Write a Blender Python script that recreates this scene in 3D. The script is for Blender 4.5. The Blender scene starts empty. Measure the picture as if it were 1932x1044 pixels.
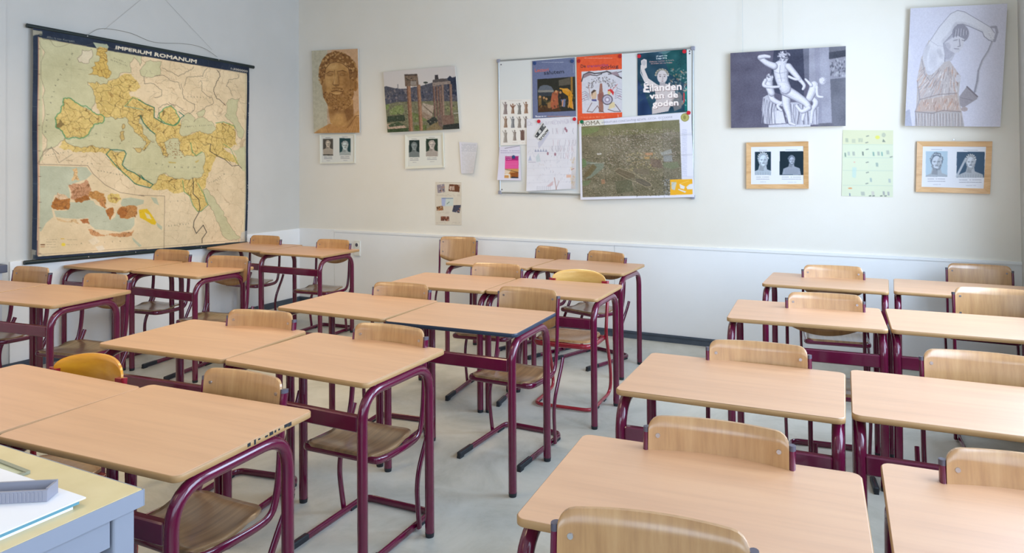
import bpy, math, random
import numpy as np
from mathutils import Vector, Matrix

S = bpy.context.scene
COL = S.collection
# ------------------------------------------------------------------ camera
cam_d = bpy.data.cameras.new('camera'); cam = bpy.data.objects.new('camera', cam_d); COL.objects.link(cam)
cam_d.sensor_width = 36.0; cam_d.sensor_fit = 'HORIZONTAL'
cam_d.lens = 1356.86/1932*36
cam_d.shift_y = -231.6/1932
cam_d.clip_start = 0.05
YAW, PITCH, ROLL = -0.47625, -0.01305, -0.0069
fw = Vector((math.sin(YAW)*math.cos(PITCH), math.cos(YAW)*math.cos(PITCH), -math.sin(PITCH)))
rt = Vector((math.cos(YAW), -math.sin(YAW), 0)); up = rt.cross(fw)
r2 = math.cos(ROLL)*rt+math.sin(ROLL)*up; u2 = -math.sin(ROLL)*rt+math.cos(ROLL)*up
M = Matrix((r2, u2, -fw)).transposed().to_4x4(); M.translation = Vector((5.6042, -5.8492, 1.4763))
cam.matrix_world = M
S.camera = cam
# ------------------------------------------------------------------ world, lights, exposure
w = bpy.data.worlds.new('world'); S.world = w; w.use_nodes = True
w.node_tree.nodes['Background'].inputs[0].default_value = (0.75, 0.86, 1.0, 1); w.node_tree.nodes['Background'].inputs[1].default_value = 1.0
S.view_settings.view_transform = 'Standard'; S.view_settings.look = 'None'; S.view_settings.gamma = 1.0
S.view_settings.use_curve_mapping = False; S.view_settings.exposure = -0.42
XR, YF, ZC = 6.42, -8.2, 3.35      # right wall, front wall, ceiling
def area(name, loc, rot, sx, sy, power, col, spread=180):
    d = bpy.data.lights.new(name, 'AREA'); d.shape = 'RECTANGLE'; d.size = sx; d.size_y = sy; d.energy = power; d.color = col
    d.spread = math.radians(spread)
    o = bpy.data.objects.new(name, d); o.location = loc; o.rotation_euler = rot; COL.objects.link(o); return o
WIN = [(-0.85, -2.35), (-2.6, -4.3), (-4.55, -6.25), (-6.5, -8.0)]
for a, b in WIN:
    area('window_daylight', (XR+0.30, (a+b)/2, 1.85), (0, math.radians(84), 0), 1.9, abs(a-b), (172, 128, 44, 44)[WIN.index((a, b))], (0.60, 0.76, 1.0))
area('added_front_daylight', (4.9, YF-0.15, 1.85), (math.radians(90), 0, 0), 2.6, 1.7, 70, (0.70, 0.84, 1.0))  # unseen front window, added to brighten the back wall from the front
for x, y, p in ((1.3, -1.7, 19), (2.9, -1.7, 17), (1.3, -4.4, 17), (2.9, -4.4, 15), (1.2, -6.9, 9), (3.0, -6.9, 8)):
    area('ceiling_lamp', (x, y, ZC-0.09), (0, 0, 0), 0.35, 1.25, p, (1.0, 0.76, 0.46), 125)

# ------------------------------------------------------------------ materials
def srgb(c):
    return tuple(((v/255)/12.92 if v/255 <= 0.04045 else ((v/255+0.055)/1.055)**2.4) for v in c)
def mat(name, col, rough=0.5, metal=0.0, coat=0.0, spec=0.5, coat_rough=0.1):
    m = bpy.data.materials.new(name); m.use_nodes = True; b = m.node_tree.nodes['Principled BSDF']
    b.inputs['Base Color'].default_value = (*srgb(col), 1); b.inputs['Roughness'].default_value = rough
    b.inputs['Metallic'].default_value = metal; b.inputs['Coat Weight'].default_value = coat
    b.inputs['Coat Roughness'].default_value = coat_rough; b.inputs['Specular IOR Level'].default_value = spec
    return m
def noisy(m, cols, scale=(1, 1, 1), nscale=5.0, detail=4.0, stops=None, bump=0.0, rough=0.6, distortion=0.0, bscale=None):
    nt = m.node_tree; b = nt.nodes['Principled BSDF']
    tc = nt.nodes.new('ShaderNodeTexCoord'); mp = nt.nodes.new('ShaderNodeMapping'); mp.inputs['Scale'].default_value = scale
    n = nt.nodes.new('ShaderNodeTexNoise'); n.inputs['Scale'].default_value = nscale; n.inputs['Detail'].default_value = detail
    n.inputs['Roughness'].default_value = rough; n.inputs['Distortion'].default_value = distortion
    r = nt.nodes.new('ShaderNodeValToRGB')
    stops = stops or [0.3+0.4*i/(len(cols)-1) for i in range(len(cols))]
    while len(r.color_ramp.elements) < len(cols): r.color_ramp.elements.new(0.5)
    for e, c, s in zip(r.color_ramp.elements, cols, stops): e.position = s; e.color = (*srgb(c), 1)
    nt.links.new(tc.outputs['Object'], mp.inputs[0]); nt.links.new(mp.outputs[0], n.inputs['Vector'])
    nt.links.new(n.outputs['Fac'], r.inputs[0]); nt.links.new(r.outputs[0], b.inputs['Base Color'])
    if bump:
        bp = nt.nodes.new('ShaderNodeBump'); bp.inputs['Strength'].default_value = bump; bp.inputs['Distance'].default_value = 0.002
        n2 = n
        if bscale:
            n2 = nt.nodes.new('ShaderNodeTexNoise'); n2.inputs['Scale'].default_value = bscale; nt.links.new(tc.outputs['Object'], n2.inputs['Vector'])
        nt.links.new(n2.outputs['Fac'], bp.inputs['Height']); nt.links.new(bp.outputs[0], b.inputs['Normal'])
    return m
M_ = {}
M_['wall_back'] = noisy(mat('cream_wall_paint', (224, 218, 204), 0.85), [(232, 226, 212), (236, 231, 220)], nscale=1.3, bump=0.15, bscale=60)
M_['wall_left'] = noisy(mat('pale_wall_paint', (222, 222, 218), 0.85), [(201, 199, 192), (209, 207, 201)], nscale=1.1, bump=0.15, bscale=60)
M_['panel'] = noisy(mat('white_wall_panel', (232, 232, 228), 0.55), [(236, 236, 234), (241, 241, 240)], nscale=1.5)
M_['ceiling'] = mat('ceiling_paint', (205, 205, 200), 0.9)
M_['seam'] = mat('panel_seam', (150, 150, 150), 0.8)
M_['base'] = noisy(mat('slate_baseboard', (70, 80, 92), 0.5), [(62, 72, 84), (80, 90, 102)], nscale=6)
M_['floor'] = noisy(mat('pale_linoleum', (196, 196, 186), 0.42, spec=0.45), [(176, 176, 164), (200, 199, 188), (212, 211, 201)], nscale=2.6, detail=9, stops=[0.3, 0.52, 0.75], rough=0.72, distortion=0.6)
M_['desk'] = noisy(mat('beech_laminate', (214, 160, 110), 0.5, spec=0.4, coat=1.0, coat_rough=0.50), [(194, 138, 88), (204, 148, 98), (210, 156, 106)], scale=(0.6, 9, 9), nscale=3.2, detail=5, stops=[0.3, 0.5, 0.72])
M_['edge'] = noisy(mat('beech_edge_band', (196, 150, 92), 0.45), [(172, 132, 84), (190, 150, 102)], scale=(2, 2, 20), nscale=3)
M_['edge_blue'] = mat('dark_blue_edge_band', (38, 52, 72), 0.4)
M_['steel'] = noisy(mat('burgundy_enamelled_steel', (98, 9, 50), 0.2, coat=0.6, coat_rough=0.06), [(88, 6, 44), (102, 9, 53)], nscale=7)
M_['steel_red'] = mat('red_enamelled_steel', (150, 22, 42), 0.25, coat=0.5)
M_['ply'] = noisy(mat('beech_plywood', (196, 152, 102), 0.35, coat=1.0, coat_rough=0.28), [(166, 120, 74), (184, 138, 88), (196, 152, 102)], scale=(16, 16, 0.7), nscale=3.0, detail=5, stops=[0.3, 0.5, 0.72])
M_['seat'] = noisy(mat('worn_dark_plywood', (150, 118, 84), 0.28, coat=0.6, coat_rough=0.2), [(118, 92, 66), (146, 114, 80), (168, 134, 96)], scale=(14, 0.7, 1), nscale=3.0, detail=5)
M_['ply_yellow'] = noisy(mat('honey_plywood', (224, 160, 40), 0.28, coat=0.7, coat_rough=0.18), [(205, 136, 28), (226, 160, 42)], scale=(3, 3, 14), nscale=3)
M_['ply_pale'] = noisy(mat('pale_honey_plywood', (226, 182, 104), 0.28, coat=0.7, coat_rough=0.18), [(214, 166, 86), (230, 188, 112)], scale=(3, 3, 14), nscale=3)
M_['rubber'] = mat('black_rubber', (28, 34, 42), 0.55)
M_['cap'] = mat('grey_plastic_cap', (84, 80, 92), 0.45)
M_['bolt'] = mat('zinc_bolt', (190, 190, 195), 0.25, metal=0.9)
M_['alu'] = mat('brushed_aluminium', (176, 180, 180), 0.35, metal=0.6)
M_['board'] = mat('whiteboard_enamel', (226, 227, 222), 0.3)
M_['white'] = mat('white_plastic', (232, 230, 220), 0.4)
M_['dark'] = mat('dark_green_rod', (20, 38, 40), 0.4)
M_['pine'] = noisy(mat('pine_frame_wood', (212, 166, 112), 0.4), [(196, 146, 90), (214, 168, 114), (224, 182, 130)], scale=(1, 6, 9), nscale=4, detail=4, distortion=1.0)
M_['whiteframe'] = mat('cream_frame_lacquer', (226, 224, 208), 0.4)
M_['thread'] = mat('hanging_cord', (120, 118, 110), 0.7)
M_['nylon'] = mat('clear_nylon', (200, 208, 206), 0.4)
M_['grey_metal'] = mat('light_grey_metal', (150, 155, 168), 0.4)
M_['desk_top_t'] = noisy(mat('cream_laminate', (222, 204, 150), 0.4), [(214, 196, 148), (224, 207, 162)], nscale=9)
M_['cab_dark'] = mat('slate_cabinet_top', (84, 88, 106), 0.5)
M_['cab'] = mat('grey_cabinet', (190, 194, 202), 0.5)
M_['paper'] = mat('white_paper', (236, 236, 240), 0.7)
M_['teal'] = mat('teal_card', (96, 150, 168), 0.6)
M_['tray'] = mat('grey_plastic', (150, 150, 162), 0.45)
M_['sleeve'] = mat('clear_sleeve', (206, 208, 176), 0.2)
M_['sleeve_edge'] = mat('sleeve_edge', (150, 150, 128), 0.4)
for k, c in (('mag_blue', (46, 72, 122)), ('mag_darkred', (176, 38, 40)), ('mag_red', (206, 28, 48)), ('mag_green', (10, 110, 72))): M_[k] = mat(k, c, 0.35)
def vc_mat(name, rough):
    m = bpy.data.materials.new(name); m.use_nodes = True; nt = m.node_tree; b = nt.nodes['Principled BSDF']
    a = nt.nodes.new('ShaderNodeVertexColor'); a.layer_name = 'print'
    nt.links.new(a.outputs['Color'], b.inputs['Base Color']); b.inputs['Roughness'].default_value = rough; b.inputs['Specular IOR Level'].default_value = 0.3
    return m
M_['print'] = vc_mat('printed_sheet', 0.6)

M_['desk'].node_tree.nodes['Principled BSDF'].inputs['Coat IOR'].default_value = 2.9
M_['ply'].node_tree.nodes['Principled BSDF'].inputs['Coat IOR'].default_value = 1.6
# ------------------------------------------------------------------ mesh helpers
class MB:
    def __init__(s): s.v = []; s.f = []; s.sm = []
    def add(s, vs, fs, smooth=False):
        o = len(s.v); s.v += [tuple(v) for v in vs]; s.f += [tuple(i+o for i in f) for f in fs]; s.sm += [smooth]*len(fs)
    def box(s, x0, x1, y0, y1, z0, z1):
        s.add([(x, y, z) for z in (z0, z1) for y in (y0, y1) for x in (x0, x1)],
              [(0, 2, 3, 1), (4, 5, 7, 6), (0, 1, 5, 4), (2, 6, 7, 3), (0, 4, 6, 2), (1, 3, 7, 5)])
    def rbox(s, x0, x1, y0, y1, z0, z1, r=0.02, n=5, e=0.003):
        """slab with corners rounded in plan and softened top and bottom edges"""
        def ring(inset, z):
            pts = []
            for cx, cy, a0 in ((x1-r, y1-r, 0), (x0+r, y1-r, 90), (x0+r, y0+r, 180), (x1-r, y0+r, 270)):
                for i in range(n+1):
                    a = math.radians(a0+90*i/n); pts.append((cx+(r-inset)*math.cos(a), cy+(r-inset)*math.sin(a), z))
            return pts
        rings = [ring(e, z0), ring(0, z0+e), ring(0, z1-e), ring(e, z1)]
        k = len(rings[0]); vs = [p for q in rings for p in q]; fs = []
        for j in range(3):
            for i in range(k): fs.append((j*k+i, j*k+(i+1) % k, (j+1)*k+(i+1) % k, (j+1)*k+i))
        fs.append(tuple(range(k-1, -1, -1))); fs.append(tuple(3*k+i for i in range(k)))
        s.add(vs, fs)
    def tube(s, path, rx, ry=None, n=12, cap=True, upv=None, closed=False):
        """rx across (perpendicular to upv), ry along upv"""
        ry = ry or rx; P = [Vector(p) for p in path]; N = len(P); T = []
        for i in range(N):
            if closed: t = P[(i+1) % N]-P[i-1]
            else: t = P[min(i+1, N-1)]-P[max(i-1, 0)]
            T.append(t.normalized())
        u = Vector(upv) if upv else (Vector((0, 0, 1)) if abs(T[0].z) < 0.9 else Vector((0, 1, 0)))
        vs = []; fs = []
        for i in range(N):
            u0 = Vector(upv) if upv else u
            a = u0.cross(T[i])
            if a.length < 1e-4: a = Vector((1, 0, 0)).cross(T[i])
            a.normalize(); b = T[i].cross(a).normalized(); u = b
            for k in range(n):
                th = 2*math.pi*k/n; vs.append(P[i]+a*rx*math.cos(th)+b*ry*math.sin(th))
        m = N if closed else N-1
        for i in range(m):
            for k in range(n):
                fs.append((i*n+k, i*n+(k+1) % n, ((i+1) % N)*n+(k+1) % n, ((i+1) % N)*n+k))
        s.add(vs, fs, True)
        if cap and not closed:
            s.add(vs[:n], [tuple(range(n-1, -1, -1))]); s.add(vs[-n:], [tuple(range(n))])
    def cyl(s, p0, p1, r, n=14, r2=None):
        P0 = Vector(p0); P1 = Vector(p1); t = (P1-P0).normalized(); a = t.orthogonal().normalized(); b = t.cross(a)
        r2 = r if r2 is None else r2
        A = [P0+(a*math.cos(2*math.pi*k/n)+b*math.sin(2*math.pi*k/n))*r for k in range(n)]
        B = [P1+(a*math.cos(2*math.pi*k/n)+b*math.sin(2*math.pi*k/n))*r2 for k in range(n)]
        s.add(A+B, [(k, (k+1) % n, n+(k+1) % n, n+k) for k in range(n)], True)
        s.add(A, [tuple(range(n-1, -1, -1))]); s.add(B, [tuple(range(n))])
    def build(s, name, material, parent=None):
        me = bpy.data.meshes.new(name); me.from_pydata(s.v, [], s.f); me.polygons.foreach_set('use_smooth', s.sm); me.update()
        me.materials.append(material); o = bpy.data.objects.new(name, me); COL.objects.link(o)
        if parent: o.parent = parent
        return o
def fillet(pts, rad, n=7):
    P = [Vector(p) for p in pts]; rad = rad if isinstance(rad, (list, tuple)) else [rad]*(len(P)-2); out = [P[0]]
    for i in range(1, len(P)-1):
        a = (P[i-1]-P[i]); b = (P[i+1]-P[i]); r = min(rad[i-1], a.length*0.48, b.length*0.48); p0 = P[i]+a.normalized()*r; p2 = P[i]+b.normalized()*r
        for k in range(n+1):
            t = k/n; out.append(p0*(1-t)**2+P[i]*2*t*(1-t)*0.92+P[i]*0.08*2*t*(1-t)+p2*t*t)
    out.append(P[-1]); return out
def smooth_path(pts, n=6):
    P = [Vector(p) for p in pts]; out = []
    for i in range(len(P)-1):
        p0 = P[max(i-1, 0)]; p1 = P[i]; p2 = P[i+1]; p3 = P[min(i+2, len(P)-1)]
        for k in range(n):
            t = k/n; out.append(0.5*((2*p1)+(p2-p0)*t+(2*p0-5*p1+4*p2-p3)*t*t+(3*p1-p0-3*p2+p3)*t**3))
    out.append(P[-1]); return out
def empty(name, loc, rz=0.0):
    o = bpy.data.objects.new(name, None); o.location = loc; o.rotation_euler = (0, 0, rz); o.empty_display_size = 0.1; COL.objects.link(o); return o
def tag(o, label=None, cat=None, group=None, kind=None):
    for k, v in (('label', label), ('category', cat), ('group', group), ('kind', kind)):
        if v: o[k] = v
    return o
def copy_tree(o, parent=None):
    c = o.copy(); COL.objects.link(c); c.parent = parent
    for ch in list(o.children): copy_tree(ch, c)
    return c
def struct(mb, name, m): return tag(mb.build(name, M_[m]), kind='structure')
def slab(name, m, *b):
    q = MB(); q.box(*b); return struct(q, name, m)

# ------------------------------------------------------------------ the room
slab('floor', 'floor', -0.1, XR+0.1, YF-0.1, 0.1, -0.1, 0)
slab('ceiling', 'ceiling', -0.1, XR+0.1, YF-0.1, 0.1, ZC, ZC+0.1)
slab('wall_back', 'wall_back', -0.1, XR+0.1, 0, 0.1, 0, ZC)
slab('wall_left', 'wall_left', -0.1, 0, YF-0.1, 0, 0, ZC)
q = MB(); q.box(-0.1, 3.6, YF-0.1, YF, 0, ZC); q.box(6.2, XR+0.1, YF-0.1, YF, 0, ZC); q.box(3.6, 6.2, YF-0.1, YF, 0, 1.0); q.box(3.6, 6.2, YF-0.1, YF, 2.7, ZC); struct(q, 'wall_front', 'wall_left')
q = MB()
for x0, x1, z0, z1 in ((3.6, 3.66, 1.0, 2.7), (6.14, 6.2, 1.0, 2.7), (4.87, 4.93, 1.0, 2.7), (3.66, 6.14, 1.0, 1.06), (3.66, 6.14, 2.64, 2.7)): q.box(x0, x1, YF-0.08, YF-0.03, z0, z1)
struct(q, 'window_5', 'white')  # frame of the added front window, out of view behind the camera
q = MB(); q.box(XR, XR+0.12, YF, 0, 0, 0.86); q.box(XR, XR+0.12, YF, 0, 2.7, ZC)
ys = [0]+[v for ab in WIN for v in ab]+[YF]
for i in range(0, len(ys), 2): q.box(XR, XR+0.12, ys[i+1], ys[i], 0.86, 2.7)
struct(q, 'wall_right', 'wall_left')
for i, (a, b) in enumerate(WIN):
    q = MB()
    for (y0, y1, z0, z1) in ((b, b+.05, .86, 2.7), (a-.05, a, .86, 2.7), (b, a, .86, .91), (b, a, 2.65, 2.7), ((a+b)/2-.02, (a+b)/2+.02, .91, 2.65)):
        q.box(XR+0.05, XR+0.10, y0, y1, z0, z1)
    q.box(XR-0.1, XR+0.05, b, a, 0.845, 0.86)
    struct(q, 'window_%d' % (i+1), 'white')
# white panelling on the lower wall, a little proud of the plaster
q = MB(); q.box(0.012, 0.494, -0.010, 0, 0, 0.795); q.box(0.498, 3.564, -0.012, 0, 0, 0.772); q.box(3.567, XR, -0.012, 0, 0, 0.777)
struct(q, 'trim_1', 'panel')
q = MB(); q.box(0.494, XR, -0.019, 0, 0.772, 0.792); struct(q, 'trim_2', 'panel')
q = MB(); q.box(0, 0.012, -2.90, -0.0, 0, 0.79); struct(q, 'trim_3', 'panel')
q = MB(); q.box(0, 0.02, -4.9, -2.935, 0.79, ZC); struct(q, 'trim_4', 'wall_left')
q = MB(); q.box(0.0, XR, -0.022, -0.012, 0, 0.062); q.box(0, XR, -0.030, -0.012, 0.048, 0.056); struct(q, 'baseboard_back', 'base')
q = MB(); q.box(0.012, 0.022, YF, -0.022, 0, 0.062); q.box(0.012, 0.030, YF, -0.022, 0.048, 0.056); struct(q, 'baseboard_left', 'base')
# low cabinet against the left wall
cb = empty('low_cabinet', (0.125, -3.516, 0)); tag(cb, 'low grey cabinet with slate top against left wall, left of the map', 'cabinet')
q = MB(); q.box(-0.11, 0.01, -0.52, 0.50, 0.0, 0.735); q.build('body', M_['cab'], cb)
q = MB(); q.rbox(-0.11, 0.02, -0.54, 0.532, 0.735, 0.79, 0.006); q.build('top', M_['cab_dark'], cb)
# ------------------------------------------------------------------ desks
DH = 0.7193
HD = 0.257
def tabletop_parts(root, edge='edge'):
    q = MB(); q.rbox(-0.3485, 0.3485, -HD+.0015, HD-.0015, DH-0.0185, DH, 0.024, 6, 0.0015); tt = q.build('tabletop', M_['desk'], root)
    # edge band hugging the slab
    q = MB(); n = 6; r = 0.0255; vs = []; fs = []
    def ring(off, z):
        p = []
        for cx, cy, a0 in ((0.35-r, HD-r, 0), (-0.35+r, HD-r, 90), (-0.35+r, -HD+r, 180), (0.35-r, -HD+r, 270)):
            for i in range(n+1):
                a = math.radians(a0+90*i/n); p.append((cx+(r+off)*math.cos(a), cy+(r+off)*math.sin(a), z))
        return p
    rs = [ring(-0.003, DH-0.0192), ring(0, DH-0.0172), ring(0, DH-0.003), ring(-0.0022, DH-0.0008)]; k = len(rs[0])
    for x in rs: vs += x
    for j in range(3):
        for i in range(k): fs.append((j*k+i, j*k+(i+1) % k, (j+1)*k+(i+1) % k, (j+1)*k+i))
    q.add(vs, fs, True)
    eb = q.build('edge_band', M_[edge], tt)
    if edge == 'edge_blue': eb['label'] = 'dark blue edge band'
    return tt
def make_desk(edge='edge'):
    root = empty('school_desk', (0, 0, 0)); tabletop_parts(root, edge)
    for sx in (-1, 1):
        x = sx*0.329; q = MB()
        q.tube(fillet([(x, -0.255, 0.016), (x, -0.255, 0.678), (x, 0.16, 0.678), (x, 0.16, 0.016)], 0.105, 9), 0.0185, n=16, upv=(1, 0, 0))
        q.box(x-sx*0.008-0.012, x-sx*0.008+0.012, -0.19, 0.10, 0.688, DH-0.019)
        fr = q.build('side_frame', M_['steel'], root)
        for y in (-0.255, 0.16):
            q = MB(); q.cyl((x, y, 0), (x, y, 0.018), 0.0165, 14, 0.019); q.build('foot', M_['rubber'], fr)
    q = MB(); q.rbox(-0.315, 0.315, -0.268, -0.243, 0.548, 0.605, 0.006, 3, 0.004); q.build('crossbar', M_['steel'], root)
    q = MB(); q.box(-0.32, 0.32, 0.115, 0.145, DH-0.036, DH-0.019); q.build('under_rail', M_['steel'], root)
    return root
ROWN = {}
desks = [
 ('B1', 3.705, -4.432, .067, 'beech school desk with a dark scrape on its edge, nearest the teacher desk'),
 ('A1', 3.001, -4.500, .023, 'beech school desk cut by left picture edge, in front of the yellow round backed chair'),
 ('B2', 3.663, -3.617, .006, 'beech school desk directly behind the one with the scraped edge, its side frame fully showing'),
 ('A2', 2.941, -3.643, .080, 'beech school desk left of its pair, second row of the middle block'),
 ('A3', 3.070, -2.757, .009, 'plain edged beech school desk touching the left side of the dark blue edged desk'),
 ('A4', 3.119, -1.896, .060, 'beech school desk left of its pair, fourth row of the middle block'),
 ('B4', 3.826, -1.842, .039, 'beech school desk in front of the yellow chair with red frame, fourth row middle block'),
 ('A5', 2.963, -0.932, .000, 'beech school desk by the back wall under the whiteboard, left of its pair'),
 ('B5', 3.676, -0.897, .002, 'beech school desk by the back wall under the whiteboard, right of its pair'),
 ('E1', 1.216, -3.303, .110, 'beech school desk at far left, front row of the left block, right of its pair'),
 ('E0', 0.504, -3.384, .110, 'beech school desk beside the low grey cabinet, cut by left picture edge'),
 ('E2a', 0.370, -2.270, .045, 'beech school desk under the lower left of the wall map, left of its pair'),
 ('E2b', 1.099, -2.227, .007, 'beech school desk in the second row of the left block, right of its pair'),
 ('E3a', 0.400, -0.990, .040, 'beech school desk in the room corner under the lower right end of the map'),
 ('E3b', 1.116, -1.034, .023, 'beech school desk near the wall socket in the room corner, right of its pair'),
 ('F1', 5.221, -4.192, .080, 'large pale desk in the front row of the right block, left of the gap'),
 ('F2', 5.137, -3.283, .043, 'pale desk in the second row of the right block, left of the gap'),
 ('F3', 5.250, -1.986, .070, 'pale desk in the third row of the right block, left of its pair'),
 ('F4', 5.276, -0.915, -.003, 'pale desk by the back wall below the smaller pine picture frame'),
 ('G2', 5.850, -3.199, .045, 'pale desk in the second row of the right block, cut by right picture edge'),
 ('G3', 5.966, -1.929, .050, 'pale desk in the third row of the right block, cut by right picture edge'),
 ('G4', 6.002, -0.875, -.010, 'pale desk by the back wall below the larger pine picture frame'),
 ('G1', 5.951, -4.050, .050, 'pale desk in the bottom right corner of the picture'),
]
proto = make_desk()
for i, (n, x, y, t, lab) in enumerate(desks):
    o = proto if i == 0 else copy_tree(proto)
    o.location = (x, y, 0); o.rotation_euler.z = t
    tag(o, lab, 'desk', 'two seat rows of school desks with burgundy frames')
    if n == 'B1': scuffed = o
random.seed(3)     # scraped edge of the nearest desk
for k in range(9):
    yy = -0.02+0.02*k+random.uniform(-.006, .006); q = MB()
    q.box(0.3495, 0.3507, yy, yy+random.uniform(.006, .016), DH-0.012+random.uniform(-.003, .004), DH-0.004+random.uniform(-.002, .003)); q.build('edge_scrape', M_['rubber'], scuffed)
bd = make_desk('edge_blue'); bd.location = (3.787, -2.766, 0); bd.rotation_euler.z = .050
tag(bd, 'school desk with a dark blue edge band in the third row of the middle block', 'desk', 'two seat rows of school desks with burgundy frames')

# ------------------------------------------------------------------ chairs
def curved_panel(hw, zt, zb, y, nx=26, nz=6, th=0.009):
    """plywood shell: zt(x), zb(x) outline, y(x,z) surface"""
    F = []; 
    for i in range(nx+1):
        # denser near ends for the rounded corners
        t = -math.cos(math.pi*i/nx); x = hw*t
        for j in range(nz+1):
            a = j/nz; z = zb(x)+(zt(x)-zb(x))*a; F.append((x, y(x, z), z))
    n = (nx+1)*(nz+1); B = [(x, yy+th, z) for x, yy, z in F]; fs = []; q = MB(); k = nz+1
    fr = []; bk = []
    for i in range(nx):
        for j in range(nz):
            fr.append((i*k+j, (i+1)*k+j, (i+1)*k+j+1, i*k+j+1)); bk.append((n+i*k+j, n+i*k+j+1, n+(i+1)*k+j+1, n+(i+1)*k+j))
    rim = []
    for i in range(nx):
        rim.append((i*k, n+i*k, n+(i+1)*k, (i+1)*k)); rim.append((i*k+nz, (i+1)*k+nz, n+(i+1)*k+nz, n+i*k+nz))
    for j in range(nz):
        rim.append((j, j+1, n+j+1, n+j)); rim.append((nx*k+j, n+nx*k+j, n+nx*k+j+1, nx*k+j+1))
    o = len(q.v); q.v += F+B; q.f += fr+bk+rim; q.sm += [True]*(len(fr)+len(bk))+[False]*len(rim)
    return q
def round_corner(x, hw, r):
    d = hw-abs(x)
    return 0.0 if d >= r else r-math.sqrt(max(0, r*r-(r-d)**2))
YB = 0.175     # y of backrest ends at the top
def make_chair(tall=False):
    """origin on the floor under the seat; the sitter faces -y. tall: lower panel edge and four bolts"""
    root = empty('school_chair', (0, 0, 0))
    H = 0.80; hw = 0.1735
    side = 0.185 if tall else 0.165
    zt = lambda x: H-round_corner(x, hw, 0.03)
    zb = lambda x: H-side-0.05*(1-(x/hw)**2)+round_corner(x, hw, 0.02)*0.6
    yy = lambda x, z: YB+0.032*(1-(x/hw)**2)-0.020*(1-(z-0.6)/0.2)+0.0
    bk = curved_panel(hw, zt, zb, yy).build('backrest', M_['ply'], root)
    zs = (H-0.048,) + ((H-0.135,) if tall else ())
    for z in zs:
        for sx in (-1, 1):
            xx = sx*(hw-0.024); y0 = yy(xx, z); q = MB(); q.cyl((xx, y0-0.003, z), (xx, y0+0.012, z), 0.0058, 12); q.build('bolt', M_['bolt'], bk)
    # seat, dished
    hs = 0.168; F = MB()
    nx, ny = 18, 14; V = []
    for i in range(nx+1):
        x = -hs+2*hs*i/nx
        yf = -0.158+round_corner(x, hs, 0.045)*0.8; yb = 0.135-round_corner(x, hs, 0.07)*0.9
        for j in range(ny+1):
            y = yf+(yb-yf)*j/ny; v = j/ny
            z = 0.402-0.016*math.sin(math.pi*min(1, v*1.15))*1.0-0.006*(1-(x/hs)**2)*v-0.006*(v < 0.12)*(0.12-v)/0.12
            V.append((x, y, z))
    k = ny+1; n = len(V); W = [(a, b, c-0.010) for a, b, c in V]; f1 = []; rim = []
    for i in range(nx):
        for j in range(ny):
            f1.append((i*k+j, (i+1)*k+j, (i+1)*k+j+1, i*k+j+1)); f1.append((n+i*k+j, n+i*k+j+1, n+(i+1)*k+j+1, n+(i+1)*k+j))
        rim.append((i*k, n+i*k, n+(i+1)*k, (i+1)*k)); rim.append((i*k+ny, (i+1)*k+ny, n+(i+1)*k+ny, n+i*k+ny))
    for j in range(ny): rim.append((j, j+1, n+j+1, n+j)); rim.append((nx*k+j, n+nx*k+j, n+nx*k+j+1, nx*k+j+1))
    F.v = V+W; F.f = f1+rim; F.sm = [True]*len(f1)+[False]*len(rim); F.build('seat', M_['seat'], root)
    # upper frame: uprights bending into the seat rail, one tube
    hx = 0.1800; p = []
    prof = [(YB+0.010, H-0.040), (YB-0.004, 0.66), (YB-0.012, 0.53), (0.150, 0.445), (0.125, 0.386), (0.06, 0.370), (-0.10, 0.374)]
    R = [(hx, y, z) for y, z in prof]; Lp = [(-hx, y, z) for y, z in prof]
    Rs = smooth_path(R, 5)
    front = fillet([Rs[-1], (hx-0.006, -0.150, 0.378), (-hx+0.006, -0.150, 0.378), (-hx, -0.10, 0.374)], 0.05, 6)
    Ls = [Vector((-v.x, v.y, v.z)) for v in Rs][::-1]
    path = Rs[:-1]+front[0:]+Ls[1:]
    q = MB()
    # flat oval tube: built in three runs so that the wide side stays vertical
    q.tube(Rs, 0.0145, 0.0085, n=12, upv=(1, 0, 0)); q.tube(Ls, 0.0145, 0.0085, n=12, upv=(1, 0, 0)); q.tube(front, 0.0085, 0.0145, n=12, upv=(0, 0, 1))
    fr = q.build('frame', M_['steel'], root)
    for sx in (-1, 1):
        q = MB(); q.tube([(sx*hx, YB+0.010, H-0.042), (sx*hx, YB+0.0105, H-0.034), (sx*hx, YB+0.011, H-0.030)], 0.0149, 0.0088, n=12, upv=(1, 0, 0)); q.build('end_cap', M_['cap'], fr)
    # floor skid
    kx = 0.170; pts = [(kx, -0.243, 0.016), (kx, 0.235, 0.016), (-kx, 0.235, 0.016), (-kx, -0.243, 0.016)]
    q = MB(); q.tube(fillet(pts, 0.05, 7), 0.009, 0.0155, n=12, upv=(0, 0, 1)); sk = q.build('skid_base', M_['steel'], root)
    for sx in (-1, 1):
        q = MB(); q.rbox(sx*kx-0.0125, sx*kx+0.0125, -0.262, -0.135, 0.006, 0.031, 0.008, 3, 0.004); q.box(sx*kx-0.010, sx*kx+0.010, -0.262, -0.225, 0.0, 0.010); q.build('foot_cap', M_['rubber'], sk)
        q = MB(); q.box(sx*kx-0.009, sx*kx+0.009, 0.13, 0.20, 0.0, 0.012); q.build('foot_pad', M_['rubber'], sk)
        s = smooth_path([(sx*0.197, 0.200, 0.440), (sx*0.197, 0.175, 0.388), (sx*0.196, 0.135, 0.318), (sx*0.195, 0.102, 0.25), (sx*0.193, 0.092, 0.18), (sx*0.191, 0.100, 0.10), (sx*0.189, 0.113, 0.012)], 5)
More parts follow.
